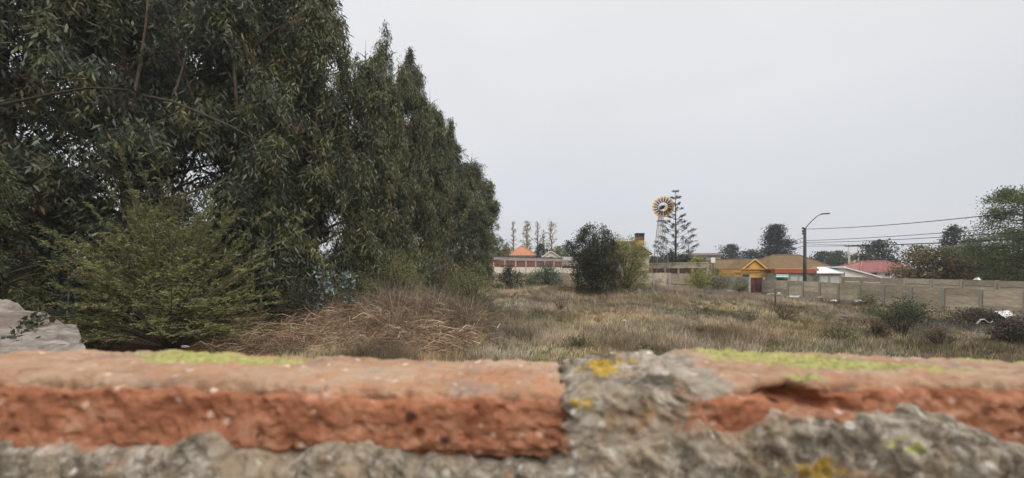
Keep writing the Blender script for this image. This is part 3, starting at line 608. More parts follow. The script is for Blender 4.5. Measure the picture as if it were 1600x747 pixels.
def stalk_zone(n):
    x = rng.uniform(-9.5, -.4, n); y = rng.uniform(15, 25, n); k = (x < -.9 - .10 * (y - 12)) & (x > -.56 * y + .8) & (rng.random(n) < .25 + .75 * smooth(16, 18.5, y)); return x[k], y[k]
def stalk_clumps(name, nc, per, Lr, cols, wts, droop, **kw):
    cx, cy = stalk_zone(nc); nc = len(cx); sz = rng.uniform(.55, 1.25, nc)[:, None]; n = nc * per
    az = rng.uniform(0, 2 * pi, (nc, per)); el = np.clip(rng.normal(.95, .48, (nc, per)), .02, 1.55); L = rng.uniform(*Lr, (nc, per)) * sz
    r0 = rng.gamma(1.5, .13, (nc, per)); bx_ = cx[:, None] + np.cos(az) * r0; by_ = cy[:, None] + np.sin(az) * r0
    p = np.stack([bx_, by_, ground(bx_, by_)], -1).reshape(-1, 3); d = np.stack([np.cos(az) * np.cos(el), np.sin(az) * np.cos(el), np.sin(el)], -1).reshape(-1, 3)
    L = L.reshape(-1, 1); W = rng.uniform(.008, .019, (n, 1)); s_ = unit(np.cross(d, rng.normal(size=(n, 3)))) * W / 2; dr = np.array((0, 0, -1)) * L * rng.uniform(0, droop, (n, 1)); h = d * np.array((1, 1, 0)) * L
    kk = rng.normal(0, .09, (n, 3)) * L; m1 = p + d * L * .5 + kk; m2 = p + d * L * .8 - kk * .6 + dr * .35 + h * .15; t = p + d * L + dr + h * .45
    V = np.stack([p - s_, p + s_, m1 + s_ * .9, m1 - s_ * .9, m2 + s_ * .6, m2 - s_ * .6, t], 1).reshape(-1, 3); b = np.arange(n)[:, None] * 7
    T = np.concatenate([b + np.array(q) for q in ((0, 1, 2), (0, 2, 3), (3, 2, 4), (3, 4, 5), (5, 4, 6))], 0)
    c = np.repeat(colmix(nc, cols, wts), per, 0) * .5 + colmix(n, cols, wts) * .5; c = c * rng.uniform(.55, 1.35, (n, 1)); link(name, npmesh(name, V, T, np.repeat(c, 7, 0)), M['dry'], kind='stuff', **kw)
stalk_clumps('dry_stalks', 420, 100, (.3, 1.45), [(.29, .215, .145), (.40, .31, .21), (.14, .105, .078), (.29, .19, .12), (.55, .45, .33)], (3, 2, 2.5, 3, .7), .5, label='stand of tangled brown stalks and dead weeds in front of the bushes', cat='weeds')

_sz = stalk_zone
def stalk_zone(n):
    x, y = _sz(n * 3); k = y > 17.4; return x[k][:n], y[k][:n]
stalk_clumps('dry_canes', 330, 60, (.9, 2.2), [(.31, .245, .175), (.22, .165, .12), (.45, .36, .26), (.14, .105, .078)], (3, 3, 1, 2), .45, label='taller upright dry canes at the back of the dead weeds along the bushes', cat='weeds')
# ------------------------------------------------------------------ field grass
def in_field(x, y): return (x < 28.6) & (x > -.62 * y) & (x < 1.42 * y + 1)
def grass(name, nt, per, y0, y1, h, wd, cols, wts, label, cat, maskf, pw=1.6):
    u = rng.random(nt); y = y0 + (y1 - y0) * u ** pw; x = rng.uniform(-.62, 1.40, nt) * y
    k = in_field(x, y) & (rng.random(nt) < maskf(x, y) * (.18 + 1.05 * smooth(.35, .6, fbm(np.stack([x * 1.1, y * 1.1, x * 0 + h * 50], -1), 2)))); x, y = x[k], y[k]; nt = len(x)
    hh = h * rng.uniform(.5, 1.3, (nt, 1)) * (.6 + .8 * fbm(np.stack([x * .7, y * .7, x * 0 + 2], -1), 3))[:, None]
    pn = fbm(np.stack([x * .45, y * .3, x * 0 + 31], -1), 3)[:, None]; pk = fbm(np.stack([x * .3, y * .22, x * 0 + 57], -1), 2)[:, None]
    c0 = colmix(nt, cols, wts) * rng.uniform(.7, 1.25, (nt, 1)) * np.clip(2.2 * pn - .1, .5, 1.6) * (1 + (pk - .5) * np.array((.25, .0, -.5)))
    # colour drifts from place to place
    az = rng.uniform(0, 2 * pi, (nt, per)); lean = rng.uniform(.1, .9, (nt, per)); r0 = rng.uniform(0, .12, (nt, per)); sc = 1 + .018 * y[:, None]
    b = np.stack([x[:, None] + np.cos(az) * r0, y[:, None] + np.sin(az) * r0, np.zeros((nt, per))], -1)
    b[..., 2] = ground(b[..., 0], b[..., 1]) - .02
    H_ = hh * rng.uniform(.6, 1.15, (nt, per)); tip = b + np.stack([np.cos(az) * lean * H_, np.sin(az) * lean * H_, H_ * (1 - .25 * lean)], -1)
    s = np.stack([-np.sin(az + .7), np.cos(az + .7), np.zeros_like(az)], -1) * (wd * sc)[..., None] / 2
    V = np.stack([b - s, b + s, tip], 2).reshape(-1, 3); T = np.arange(len(V)).reshape(-1, 3)
    c = np.repeat(c0, per, 0) * rng.uniform(.7, 1.3, (nt * per, 1)); link(name, npmesh(name, V, T, np.repeat(c, 3, 0)), M['dry'], kind='stuff', label=label, cat=cat)
def gm(x, y): return fbm(np.stack([x * .28 + 3, y * .28, x * 0 + 8], -1), 3)
def pm(x, y): return fbm(np.stack([x * .25 + 13, y * .25, x * 0 + 21], -1), 3)
notlit = lambda x, y: 1 - .9 * lit_mask(x, y)
grass('dry_grass', 115000, 9, 4.5, 78, .34, .016, [(.41, .33, .215), (.33, .268, .18), (.24, .20, .145), (.37, .28, .165), (.54, .46, .33)], (4, 4, 4, 2, 1.2), 'straw coloured dry grass covering the empty field', 'grass', lambda x, y: notlit(x, y) * (1 - .75 * dirt_mask(x, y)) * (1 - .6 * smooth(.52, .6, gm(x, y))))
grass('green_grass', 62000, 9, 4.5, 60, .20, .018, [(.15, .155, .065), (.115, .135, .06), (.20, .185, .085), (.09, .11, .05)], (3, 3, 2, 2), 'low green grass and weeds in patches over the field', 'grass', lambda x, y: notlit(x, y) * (.10 + .9 * smooth(.46, .55, gm(x, y))))
grass('dry_weeds', 42000, 10, 5.5, 60, .62, .013, [(.30, .235, .185), (.225, .18, .14), (.35, .275, .20), (.17, .155, .095)], (4, 3, 2, 2), 'taller greyish brown dry weeds standing in clumps over the field', 'weeds', lambda x, y: notlit(x, y) * smooth(.47, .62, pm(x, y)))

grass('olive_weeds', 26000, 12, 6, 55, .36, .017, [(.12, .12, .065), (.16, .15, .09), (.09, .085, .055), (.20, .165, .12)], (3, 3, 2, 2), 'olive brown broken weeds in dark clumps over the field', 'weeds', lambda x, y: notlit(x, y) * smooth(.52, .60, fbm(np.stack([x * .55 + 40, y * .45, x * 0 + 3], -1), 3)))
# ------------------------------------------------------------------ bushes on the field
OLV = [(.175, .185, .07), (.22, .215, .09), (.105, .12, .055)]; DRK = [(.03, .036, .022), (.046, .055, .03), (.08, .08, .042)]
YGR = [(.28, .275, .06), (.20, .205, .055), (.34, .31, .09)]; BLU = [(.085, .135, .095), (.06, .095, .065), (.12, .165, .11)]
SIL = [(.24, .30, .27), (.10, .14, .115), (.34, .40, .36), (.06, .08, .06)]; BRN = [(.13, .09, .055), (.09, .07, .045), (.16, .11, .06)]
bush('eucalyptus_sapling', 503, 468, 378, 25, 17.5, 'young eucalyptus sapling with big silvery blue leaves left of the trunk gap', 'sapling', SIL, nleaf=260, leaf=.2, asp=.5, nst=7, clump=.6, gapy=.66, fill=0)
bush('eucalyptus_sapling', 545, 468, 397, 14, 17.3, 'smaller silvery blue sapling just right of the big silvery one', 'sapling', SIL, nleaf=110, leaf=.2, asp=.5, nst=5, clump=.6, gapy=.66, fill=0)
bush('eucalyptus_sapling', 674, 440, 378, 18, 23, 'bluish sapling half hidden in front of the far eucalyptus trunks', 'sapling', SIL[1:2] + BLU, nleaf=260, leaf=.24, asp=.5, nst=5, gapy=.4)
bush('eucalyptus_sapling', 112, 480, 360, 26, 13.2, 'dull blue green sapling between the feathery shrub and the left edge', 'sapling', [(.09, .12, .105), (.05, .065, .05)], nleaf=300, leaf=.24, asp=.45, nst=7, gapy=.3)
bush('olive_bush', 620, 470, 383, 62, 21, 'wide olive green bush leaning out below the eucalyptus, above the dry stalks', cols=OLV, nleaf=9000, leaf=.10, nst=20, gapy=.2)
bush('olive_bush', 560, 480, 405, 40, 19.5, 'olive bush between the silvery saplings and the wide olive bush', cols=OLV[1:] + DRK[1:2], nleaf=5000, leaf=.10, nst=14, gapy=.2)
bush('olive_bush', 735, 490, 398, 52, 20.5, 'green bush with a bare brown twiggy base at the end of the dry stalks', cols=OLV, nleaf=8500, leaf=.085, nst=26, upright=.9, gapy=.38)
bush('olive_bush', 688, 470, 390, 35, 23, 'tall stalky bush with dry canes between two green bushes', cols=OLV[:1] + BRN, nleaf=3000, leaf=.09, nst=22, gapy=.4, upright=.2)
bush('low_bush', 760, 492, 452, 24, 19.5, 'low dark green tuft at the right foot of the twiggy bush', cols=OLV[2:] + DRK[1:], nleaf=1700, leaf=.07, nst=12)
bush('low_bush', 455, 490, 415, 60, 17.2, 'dark tangled bush right of the feathery shrub under the eucalyptus', cols=[(.045, .052, .027), (.065, .07, .032)], nleaf=6500, leaf=.10, nst=18)
bush('leafy_bush', 795, 442, 412, 24, 40, 'dark leafy bush in front of the brick panels of the far wall', cols=DRK[1:] + BLU[1:2], nleaf=1700, leaf=.24, nst=12)
bush('leafy_bush', 853, 440, 406, 25, 43, 'round blue green bush at the foot of the far wall', cols=BLU, nleaf=2200, leaf=.22, nst=14)
bush('leafy_bush', 826, 442, 430, 18, 44, 'low yellowish green bush between two bushes below the far wall', cols=OLV[:2], nleaf=700, leaf=.2, nst=9)
bush('dark_bush', 930, 463, 343, 37, 35, 'large dense dark green bush in the middle of the field', cols=DRK, nleaf=30000, leaf=.16, nst=34, upright=.05, clump=.30, gapy=0, fill=.6, boxy=True)
bush('light_bush', 980, 453, 366, 34, 36.5, 'light green bush pressed against the right of the large dark bush', cols=[(.21, .205, .065), (.15, .16, .055), (.26, .235, .085)], nleaf=20000, leaf=.13, nst=24, upright=.1, gapy=0, fill=.6, clump=.35, boxy=True)
bush('yellow_bush', 1094, 446, 417, 30, 50, 'bright yellow green bush in front of the far concrete wall', cols=YGR, nleaf=3500, leaf=.22, nst=18, gapy=.1)
bush('twiggy_bush', 1118, 449, 430, 26, 49, 'brownish twiggy bush under the bright yellow green bush', cols=BRN + OLV[2:], nleaf=1400, leaf=.2, nst=20, gapy=.2)
bush('yellow_bush', 1158, 455, 434, 15, 46, 'dull yellow green bush just left of the rusty gate', cols=YGR[1:2] + OLV, nleaf=1500, leaf=.18, nst=12, gapy=.1)
bush('bare_sapling', 876, 480, 442, 15, 26, 'small bare branched sapling standing alone in the dry grass', 'sapling', nleaf=0, nst=8, upright=.15)
bush('wall_weed', 1262, 470, 446, 13, 41, 'yellowish weed growing against the concrete wall near its far end', cols=YGR[1:] + OLV, nleaf=360, leaf=.18, nst=9, gapy=.4)
bush('wall_weed', 1356, 486, 455, 22, 29.5, 'thin weedy shrub between the little dark tree and the concrete wall', cols=OLV, nleaf=800, leaf=.13, nst=14, gapy=.3)
for px, pb, pt, hw, Y, lab in ((470, 485, 432, 20, 17.6, 'small olive bush poking out of the dry stalks, leftmost'), (585, 482, 425, 24, 18.6, 'small olive bush among the dry stalks under the wide olive bush'), (640, 478, 430, 20, 20, 'bushy green clump among the dry stalks left of the tall canes'), (706, 480, 428, 24, 20.5, 'feathery green bush beside the tall dry canes')):
    bush('low_bush', px, pb, pt, hw, Y, lab, cols=OLV, nleaf=2200, leaf=.08, asp=.28, nst=18, gapy=.1)
def little_tree():
    Y = 16.8; bush('small_tree', 1408, 527, 460, 45, Y, 'little spreading tree with dark green crown on short twiggy trunks in front of the wall', 'tree', [(.08, .10, .05), (.11, .125, .06), (.05, .065, .04)], nleaf=5200, leaf=.085, nst=16, upright=1.2, gapy=.55, flat=.75, clump=.55)
    bush('dry_bush', 1373, 529, 492, 17, 16.5, 'dry twiggy clump left under the little spreading tree', 'bush', BRN, nleaf=350, leaf=.07, nst=26, upright=.3)
    bush('dry_bush', 1468, 545, 505, 20, 14.4, 'grey dry weed clump right of the little spreading tree', 'bush', BRN + OLV[2:], nleaf=700, leaf=.07, nst=26, upright=.2)
little_tree()
bush('dry_bush', 1585, 545, 492, 32, 14.2, 'dark brown dry bush at the right edge beside the white rubbish', 'bush', [(.07, .05, .04), (.05, .045, .03)], nleaf=3200, leaf=.08, nst=40, upright=.2)
bush('dry_bush', 1535, 508, 485, 48, 19.5, 'low dark heap of dry brush under the torn white sheet', 'bush', [(.085, .06, .05), (.06, .055, .04), (.06, .07, .035)], nleaf=3800, leaf=.10, nst=46, upright=.3, base_z=0.2)
for px, pb, pt, hw, lab in ((1005, 560, 540, 22, 'short dark green weed clump just behind the yellow lichened mortar'), (1170, 505, 482, 20, 'grassy green weed clump beside a brown clod in mid field'), (905, 545, 520, 26, 'dark green weed clump left of the mortar joint in the field'), (1310, 530, 505, 30, 'greyish green weed clump in the field left of the little tree'), (1050, 470, 455, 26, 'dark grey brush clump on the rise right of the light green bush'), (1225, 500, 470, 24, 'reddish brown dry weeds around the lone stake')):
    Y = (EYE - .1) * F / (pb - HZ)
    bush('weed_clump', px, pb, pt, hw, min(Y, 36), lab, 'weeds', OLV + BRN[:1] if 'green' in lab else BRN, nleaf=900, leaf=.10, asp=.22, nst=16, upright=.2)

# ------------------------------------------------------------------ concrete panel walls on the right
unit_box = MB().box(-.5, .5, -.5, .5, -.5, .5)
def ubox_mesh(name, mat):
    o = unit_box.build(name, None); me = o.data; me.materials.append(mat); bpy.data.objects.remove(o); return me
def block(name, me, parent, c, s, rz=0):
    o = bpy.data.objects.new(name, me); COL.objects.link(o); o.parent = parent; o.location = [float(v) for v in c]; o.scale = [float(v) for v in s]; o.rotation_euler = (0, 0, rz); return o
PANEL = [ubox_mesh('panel', M['concrete']) for _ in range(1)]; PANEL.append(ubox_mesh('panel', M['concrete2'])); POST = ubox_mesh('post', M['post']); POSTD = ubox_mesh('post', M['concrete'])
def panel_wall(X, y0, n, z0, z1, plates, label, mat=0, pitch=2.07, proud=.07, tops=None):
    r = empty('concrete_wall', (X, y0, z0), R(90), label=label, cat='wall')             # local x runs away from the camera
    h = (z1 - z0) / plates
    for i in range(n + 1):
        block('post', POSTD if mat else POST, r, (i * pitch, .0, (z1 - z0) / 2 - .03), (.17, .19 + proud, z1 - z0 + .05))
        if i == n: break
        for k in range(plates):
            block('panel', PANEL[mat], r, (i * pitch + pitch / 2, rng.normal(0, .008) + .02, h * (k + .5) + rng.normal(0, .004)), (pitch - .21, .05, h - .03))
    return r
panel_wall(29.0, 44.4 - 2.07 * 14, 14, -.25, 1.76, 4, 'lower front concrete panel wall bounding the field on the right')
panel_wall(33.8, 39.2 - 2.07 * 12, 12, -.1, 2.19, 5, 'paler concrete panel wall standing behind the front one across the lane', 1)
MB().box(29.4, 33.5, 4, 60, -.3, .02).build('lane', M['dirt'], kind='structure')

# ------------------------------------------------------------------ far walls, gate
def px_wall(name, label, pa, pb, Ya, Yb, zt, zb, mats, posts, beam=None, cat='wall', infill='panel'):
    """wall facing the camera between two photo columns, running between two depths"""
    ax, bx_ = PX(pa, Ya), PX(pb, Yb); L = math.hypot(bx_ - ax, Yb - Ya); a = math.atan2(Yb - Ya, bx_ - ax); r = empty(name, (ax, Ya, zb), a, label=label, cat=cat)
    H = zt - zb; ts = np.linspace(0, L, posts + 1); base = .44 * H if beam else 0; top = H - (beam or 0)
    for t in ts: MB().box(t - .15, t + .15, -.16, .16, 0, H - .02).build('post', mats[0], r, local=True)
    for t0, t1 in zip(ts[:-1], ts[1:]): MB().box(t0 + .15, t1 - .15, -.08, .08, base, top).build(infill, mats[1], r, local=True)
    if beam:
        MB().box(0, L, -.2, .2, H - beam, H).build('beam', mats[2], r, local=True); MB().box(0, L, -.12, .12, 0, base).build('base', mats[3], r, local=True); MB().box(-.1, L + .1, -.3, .3, H, H + .12).build('coping', mats[4], r, local=True)
    return r
px_wall('brick_panel_wall', 'far wall of red brick panels between pale posts, behind the round blue green bush', 690, 878, 58, 76, 5.05, 1.9, (M['post'], M['brickwork'], M['greyroof'], M['cream'], M['darkpole']), 11, .62)
px_wall('brick_panel_wall', 'short stretch of far wall with dark panels left of the large dark bush', 876, 960, 76, 78, 4.55, 2.0, (M['post'], M['brickwork'], M['greyroof'], M['cream'], M['greyroof']), 3, 1.0)
px_wall('brick_panel_wall', 'far dark panel wall with pale top band below the windmill', 1000, 1105, 64, 58, 3.85, 1.0, (M['post'], M['rust'], M['concrete2'], M['concrete'], M['concrete']), 5, .78)
px_wall('low_concrete_wall', 'low grey concrete wall in front of the dark panels right of the light bush', 998, 1046, 53, 52, 2.45, .6, (M['post'], M['concrete2']), 2)
px_wall('grey_wall', 'plain grey green wall left of the rusty gate', 1100, 1172, 58, 50, 1.95, 0, (M['greywall'], M['greywall']), 4)
g = empty('metal_gate', (PX(1182, 44.4), 44.4, .1), label='rusty maroon sheet metal gate at the far end of the concrete wall', cat='gate')
zt, zb = PZ(434, 44.4), PZ(457.5, 44.4)
for a, b_ in ((1172, 1181.5), (1182, 1191)):
    mb = MB(); x0, x1 = PX(a, 44.4), PX(b_, 44.4); mb.box(x0, x1, 44.4, 44.44, zb, zt); lf = mb.build('leaf', M['rust'], g)
    fr = MB()
    for z in (zb + .03, (zb + zt) / 2, zt - .03): fr.box(x0, x1, 44.36, 44.398, z - .03, z + .03)
    for x in (x0 + .03, x1 - .03): fr.box(x - .03, x + .03, 44.355, 44.397, zb + .07, zt - .07)
    f_ = fr.build('frame', M['rust'], None); f_.data.transform(__import__('mathutils').Matrix.Translation(-__import__('mathutils').Vector(wl(g)))); f_.parent = lf
for x in (1170.8, 1193): MB().box(PX(x, 44.4) - .1, PX(x, 44.4) + .1, 44.3, 44.5, 0, zt + .05).build('post', M['post'], g)

# ------------------------------------------------------------------ buildings
def bxp(mb, x0, x1, yt, yb, Y, dep, m=0): return mb.box(PX(x0, Y), PX(x1, Y), Y, Y + dep, PZ(yb, Y), PZ(yt, Y), m)
def ribs(mb, a, b, d, c, n, hgt=.06, wid=.12, m=0):
    """ribs up a roof face a->b (eave), d->c (top edge over a, over b)"""
    a, b, c, d = (np.array(q, float) for q in (a, b, c, d)); L = np.linalg.norm(b - a); e = (b - a) / L; i1 = (d - a) @ e; i2 = (b - c) @ e; up = d - a - e * i1; nrm = np.cross(e, up); nrm = nrm / np.linalg.norm(nrm)
    if nrm[2] < 0: nrm = -nrm
    for k in range(n):
        s = L * (k + .5) / n; h = min(1, s / i1 if i1 > 1e-3 else 1, (L - s) / i2 if i2 > 1e-3 else 1)
        if h < .05: continue
        p = a + e * s; q = p + up * h * .995; w_ = e * wid / 2
        mb.add([p - w_ + nrm * .004, p + w_ + nrm * .004, p + nrm * hgt, q - w_ + nrm * .004, q + w_ + nrm * .004, q + nrm * hgt], [(0, 2, 5, 3), (2, 1, 4, 5), (0, 1, 2)], m)
def hip_roof(x0, x1, y0, y1, z0, zr, ridge, mat, parent, nr=20, soff=.15):
    """ridge = (xa, xb) along x at mid depth"""
    ym = (y0 + y1) / 2; A, B, C_, D = (x0, y0, z0), (x1, y0, z0), (x1, y1, z0), (x0, y1, z0); Ra, Rb = (ridge[0], ym, zr), (ridge[1], ym, zr); m = MB()
    lo = [(p[0], p[1], p[2] - soff) for p in (A, B, C_, D)]
    m.add([A, B, C_, D, Ra, Rb] + lo, [(0, 1, 5, 4), (1, 2, 5), (2, 3, 4, 5), (3, 0, 4), (0, 6, 7, 1), (1, 7, 8, 2), (2, 8, 9, 3), (3, 9, 6, 0), (9, 8, 7, 6)])
    ribs(m, A, B, Ra, Rb, nr); ribs(m, B, C_, Rb, Rb, nr // 2); ribs(m, D, A, Ra, Ra, nr // 2)
    r = m.build('roof', mat, parent)
    t = MB()
    for p, q in ((A, Ra), (B, Rb), (C_, Rb), (D, Ra), (Ra, Rb)):
        p, q = np.array(p, float), np.array(q, float) + (1e-3, 0, 0); t.tube([p + (0, 0, .04), q + (0, 0, .05)], .11, 6)
    t.build('ridge_cap', mat, r, local=False); return r
def gable(mb, x0, xm, x1, yt, yb, Y, dep, th=.12, m=0, over=0.2):
    """two roof slopes, gable end to the camera, front at Y"""
    L, T, Rr = np.array((PX(x0, Y), Y - over, PZ(yb, Y))), np.array((PX(xm, Y), Y - over, PZ(yt, Y))), np.array((PX(x1, Y), Y - over, PZ(yb, Y))); u = np.array((0, 0, th))
    mb.prism([L, T, T + u, L + u], (0, dep, 0), m); mb.prism([T + (1e-3, 0, 0), Rr, Rr + u, T + u + (1e-3, 0, 0)], (0, dep, 0), m)
def window(parent, x0, x1, yt, yb, Y, mat='glass'):
    f = MB(); X0, X1, Z0, Z1 = PX(x0, Y), PX(x1, Y), PZ(yb, Y), PZ(yt, Y); t = .08
    f.box(X0, X1, Y - .06, Y - .003, Z0, Z0 + t).box(X0, X1, Y - .06, Y - .003, Z1 - t, Z1).box(X0, X0 + t, Y - .06, Y - .003, Z0 + t, Z1 - t).box(X1 - t, X1, Y - .06, Y - .003, Z0 + t, Z1 - t)
    w_ = f.build('window', M['steel'], parent); MB().box(X0 + t, X1 - t, Y - .03, Y - .004, Z0 + t, Z1 - t).build('pane', M[mat], w_); return w_

# tiled pavilion behind the brick panel wall
Y = 82; b = empty('tiled_pavilion', (PX(815, Y), Y, 2.1), label='small white building with bright orange hipped tile roof behind the far wall', cat='building')
bxp(MB(), 801, 833, 399, 424, Y + .6, 4).build('wall', M['white'], b)
hip_roof(PX(796, Y), PX(838, Y), Y, Y + 6, PZ(398.5, Y), PZ(383.5, Y), (PX(814, Y), PX(817, Y)), M['tile'], b, 22)
window(b, 806, 812, 401, 407, Y + .6); window(b, 821, 828, 401, 407, Y + .6)
# gabled shed
Y = 84; b = empty('gabled_shed', (PX(861, Y), Y, 2.1), label='small pale gabled building behind the far wall right of the orange roof', cat='building')
m = MB(); m.prism([P(850, 425, Y), P(873, 425, Y), P(873, 402, Y), P(861, 395, Y), P(850, 402, Y)], (0, 5, 0)); m.build('wall', M['cream'], b)
m = MB(); gable(m, 846.5, 861, 876, 393.5, 403.5, Y, 5.4, .25); m.build('roof', M['cream'], b)
window(b, 858, 864, 401, 405, Y)
Y = 82; b = empty('grey_shed', (PX(890, Y), Y, 2.1), label='long low grey roofed shed behind the far wall beside the large dark bush', cat='building')
bxp(MB(), 878, 925, 411, 425, Y, 4).build('wall', M['greywall'], b)
m = MB(); A, B, Cc, D = P(876, 411, Y - .3), P(927, 411, Y - .3), P(925, 402, Y + 4), P(878, 402, Y + 4); m.prism([A, B, Cc, D], (0, 0, .1)); ribs(m, A + (0, 0, .1), B + (0, 0, .1), D + (0, 0, .1), Cc + (0, 0, .1), 26, .05); m.build('roof', M['greyroof'], b)
# house with striped chimney
Y = 60; b = empty('mossy_house', (PX(975, Y), Y, 1.8), label='house with mossy olive roof and black red yellow striped chimney behind the light bush', cat='house')
bxp(MB(), 925, 1014, 396, 424, Y + .5, 6).build('wall', M['cream'], b)
hip_roof(PX(915, Y), PX(1019, Y), Y, Y + 7.5, PZ(397, Y), PZ(376, Y), (PX(946, Y), PX(1004, Y)), M['mossroof'], b, 34)
Yc = Y + 2.6; ch = MB()
for yt, yb, mi in ((365, 370, 0), (370, 375.5, 1), (375.5, 384, 2)): bxp(ch, 995 + .1 * mi, 1007 - .1 * mi, yt, yb, Yc, 1.1, mi)
bxp(ch, 994.5, 1007.5, 364.2, 365.4, Yc - .05, 1.2, 0)
ch.build('chimney', [M['black'], M['red'], M['gold']], b, label='square chimney painted in black, red and yellow bands')
m = MB(); m.tube([(PX(946, Y), Y + 3.75, PZ(376, Y) + .1), (PX(994, Y), Y + 3.75, PZ(376, Y) + .1)], .14, 6); m.build('ridge_board', M['gold'], b)
# grey building behind the norfolk pine
Y = 85; b = empty('flat_house', (PX(1105, Y), Y, 2.1), label='low brown grey house with pale flat roof edge right of the norfolk pine', cat='house')
bxp(MB(), 1086, 1126, 399, 425, Y, 7).build('wall', M['greyroof'], b); m = MB(); bxp(m, 1083, 1129, 395.5, 399, Y - .4, 8); m.build('roof', M['greyroof'], b)
window(b, 1091, 1096, 402, 407, Y); window(b, 1098, 1103, 402, 407, Y)
sg = empty('sign', (PX(1114, 70), 70, 1), label='small white square sign board on posts above the yellow green bush', cat='sign')
bxp(MB(), 1111, 1117.5, 402.5, 410.5, 70, .06).build('board', M['white'], sg)
for x in (1112, 1116.5): MB().box(PX(x, 70) - .05, PX(x, 70) + .05, 70.07, 70.15, .5, PZ(403, 70)).build('post', M['steel'], sg)
# two long brown roofs
Y = 72; b = empty('brown_roof_house', (PX(1165, Y), Y, 1), label='long house with mossy brown roof behind and left of the yellow gable', cat='house')
bxp(MB(), 1126, 1222, 419, 440, Y + .5, 7).build('wall', M['greywall'], b)
hip_roof(PX(1118, Y), PX(1232, Y), Y, Y + 9, PZ(420, Y), PZ(405, Y), (PX(1132, Y), PX(1214, Y)), M['brownroof'], b, 40)
for x in (1132, 1140, 1148): window(b, x, x + 4, 421, 428, Y + .5)
Y = 70; b = empty('brown_roof_house', (PX(1255, Y), Y, 1), label='house with tall mossy brown hipped roof behind the dark street lamp pole', cat='house')
bxp(MB(), 1205, 1300, 419, 440, Y + .5, 8).build('wall', M['cream'], b)
hip_roof(PX(1196, Y), PX(1312, Y), Y, Y + 11, PZ(421, Y), PZ(397, Y), (PX(1240, Y), PX(1284, Y)), M['brownroof'], b, 40)
# yellow house
Y = 56; b = empty('yellow_house', (PX(1180, Y), Y, 0), label='bright orange yellow house with small front gable behind the rusty gate', cat='house')
m = MB(); bxp(m, 1158, 1211, 421.5, 450, Y, 6); bxp(m, 1149.5, 1157.9, 426, 450, Y + .2, 4); m.build('wall', M['yellow'], b)
m = MB(); m.prism([P(1165, 421.4, Y + .1), P(1196, 421.4, Y + .1), P(1180, 408, Y + .1)], (0, 4, 0)); m.build('gable_wall', M['yellow'], b)
m = MB(); gable(m, 1161, 1180, 1199, 406.6, 421.5, Y, 5, .1, over=.1); m.build('roof', M['brownroof'], b); m = MB(); gable(m, 1160.6, 1180, 1199.4, 406.2, 421.7, Y - .16, .05, .24, over=0); m.build('barge_board', M['gold'], b)
m = MB(); bxp(m, 1158, 1211, 419.6, 421.2, Y - .35, .33); bxp(m, 1160, 1187, 424, 425.6, Y - .2, .197); bxp(m, 1149, 1158, 425, 426, Y - .2, .39); m.build('cornice', M['orange'], b)
window(b, 1159.5, 1171, 428, 434, Y); window(b, 1199, 1201.5, 431, 435, Y); window(b, 1176, 1179, 423.5, 426, Y); window(b, 1186.5, 1188.5, 424, 426, Y)
# row of garages with a red fascia
Y = 54; b = empty('garage_row', (PX(1245, Y), Y, 0), label='low grey row of shops and garages under a red fascia next to the yellow house', cat='building')
bxp(MB(), 1211.5, 1279, 427, 452, Y, 6).build('wall', M['greywall'], b)
bxp(MB(), 1210.8, 1279.5, 421, 426.8, Y - .3, .9).build('fascia', M['redfascia'], b); bxp(MB(), 1210.5, 1279.8, 419.4, 420.9, Y - .35, 6.2).build('roof', M['orange'], b)
aw = MB()
for k in range(5):
    y_ = 428.3 + k * 1.15; A, B = P(1212.5 - k * .3, y_, Y - .05 - k * .16), P(1231.5 - k * .1, y_, Y - .05 - k * .16); aw.prism([A, B, B + (0, -.15, -.07), A + (0, -.15, -.07)], (0, 0, .03), k % 2)
aw.build('awning', [M['green'], M['white']], b)
window(b, 1213, 1231, 434.5, 439, Y)
for a, c_ in ((1235, 1246), (1249, 1256), (1264, 1276)): bxp(MB(), a, c_, 432, 446, Y - .06, .055).build('garage_door', M['garage'], b)
Y = 53; b = empty('white_shed', (PX(1320, Y), Y, 0), label='white roofed shed with sloping gable end behind the concrete walls', cat='building')
bxp(MB(), 1280, 1319, 428, 452, Y, 5).build('wall', M['greywall'], b)
for a, c_ in ((1282, 1293), (1297, 1311)): bxp(MB(), a, c_, 432, 446, Y - .06, .055).build('garage_door', M['garage'], b)
m = MB(); m.prism([P(1319.5, 450, Y), P(1370, 450, Y), P(1370, 433.5, Y), P(1320.5, 420.5, Y)], (0, 5, 0)); m.build('gable_wall', M['white'], b)
m = MB(); m.prism([P(1276, 427.5, Y - .4), P(1318, 427.5, Y - .4), P(1321, 417.5, Y + 3), P(1277, 418.5, Y + 3)], (0, 0, .12)); T0, T1 = P(1319, 418.3, Y - .4), P(1379, 434.5, Y - .4); m.prism([T0, T1, T1 + (0, 0, .16), T0 + (0, 0, .16)], (0, 5.6, 0)); m.build('roof', M['whiteroof'], b)
Y = 58; b = empty('red_roof_house', (PX(1380, Y), Y, 0), label='house with faded pinkish red roof behind the concrete walls', cat='house')
bxp(MB(), 1356, 1432, 423, 450, Y + .5, 6).build('wall', M['white'], b); hip_roof(PX(1343, Y), PX(1442, Y), Y, Y + 8, PZ(424.5, Y), PZ(408, Y), (PX(1385, Y), PX(1425, Y)), M['pinkroof'], b, 34)
window(b, 1383, 1390, 425.5, 432, Y + .5); window(b, 1362, 1370, 425.5, 432, Y + .5)
Y = 42; b = empty('dark_roof_barn', (PX(1530, Y), Y, 0), label='dark pitched roof building half hidden behind the autumn trees on the right', cat='building')
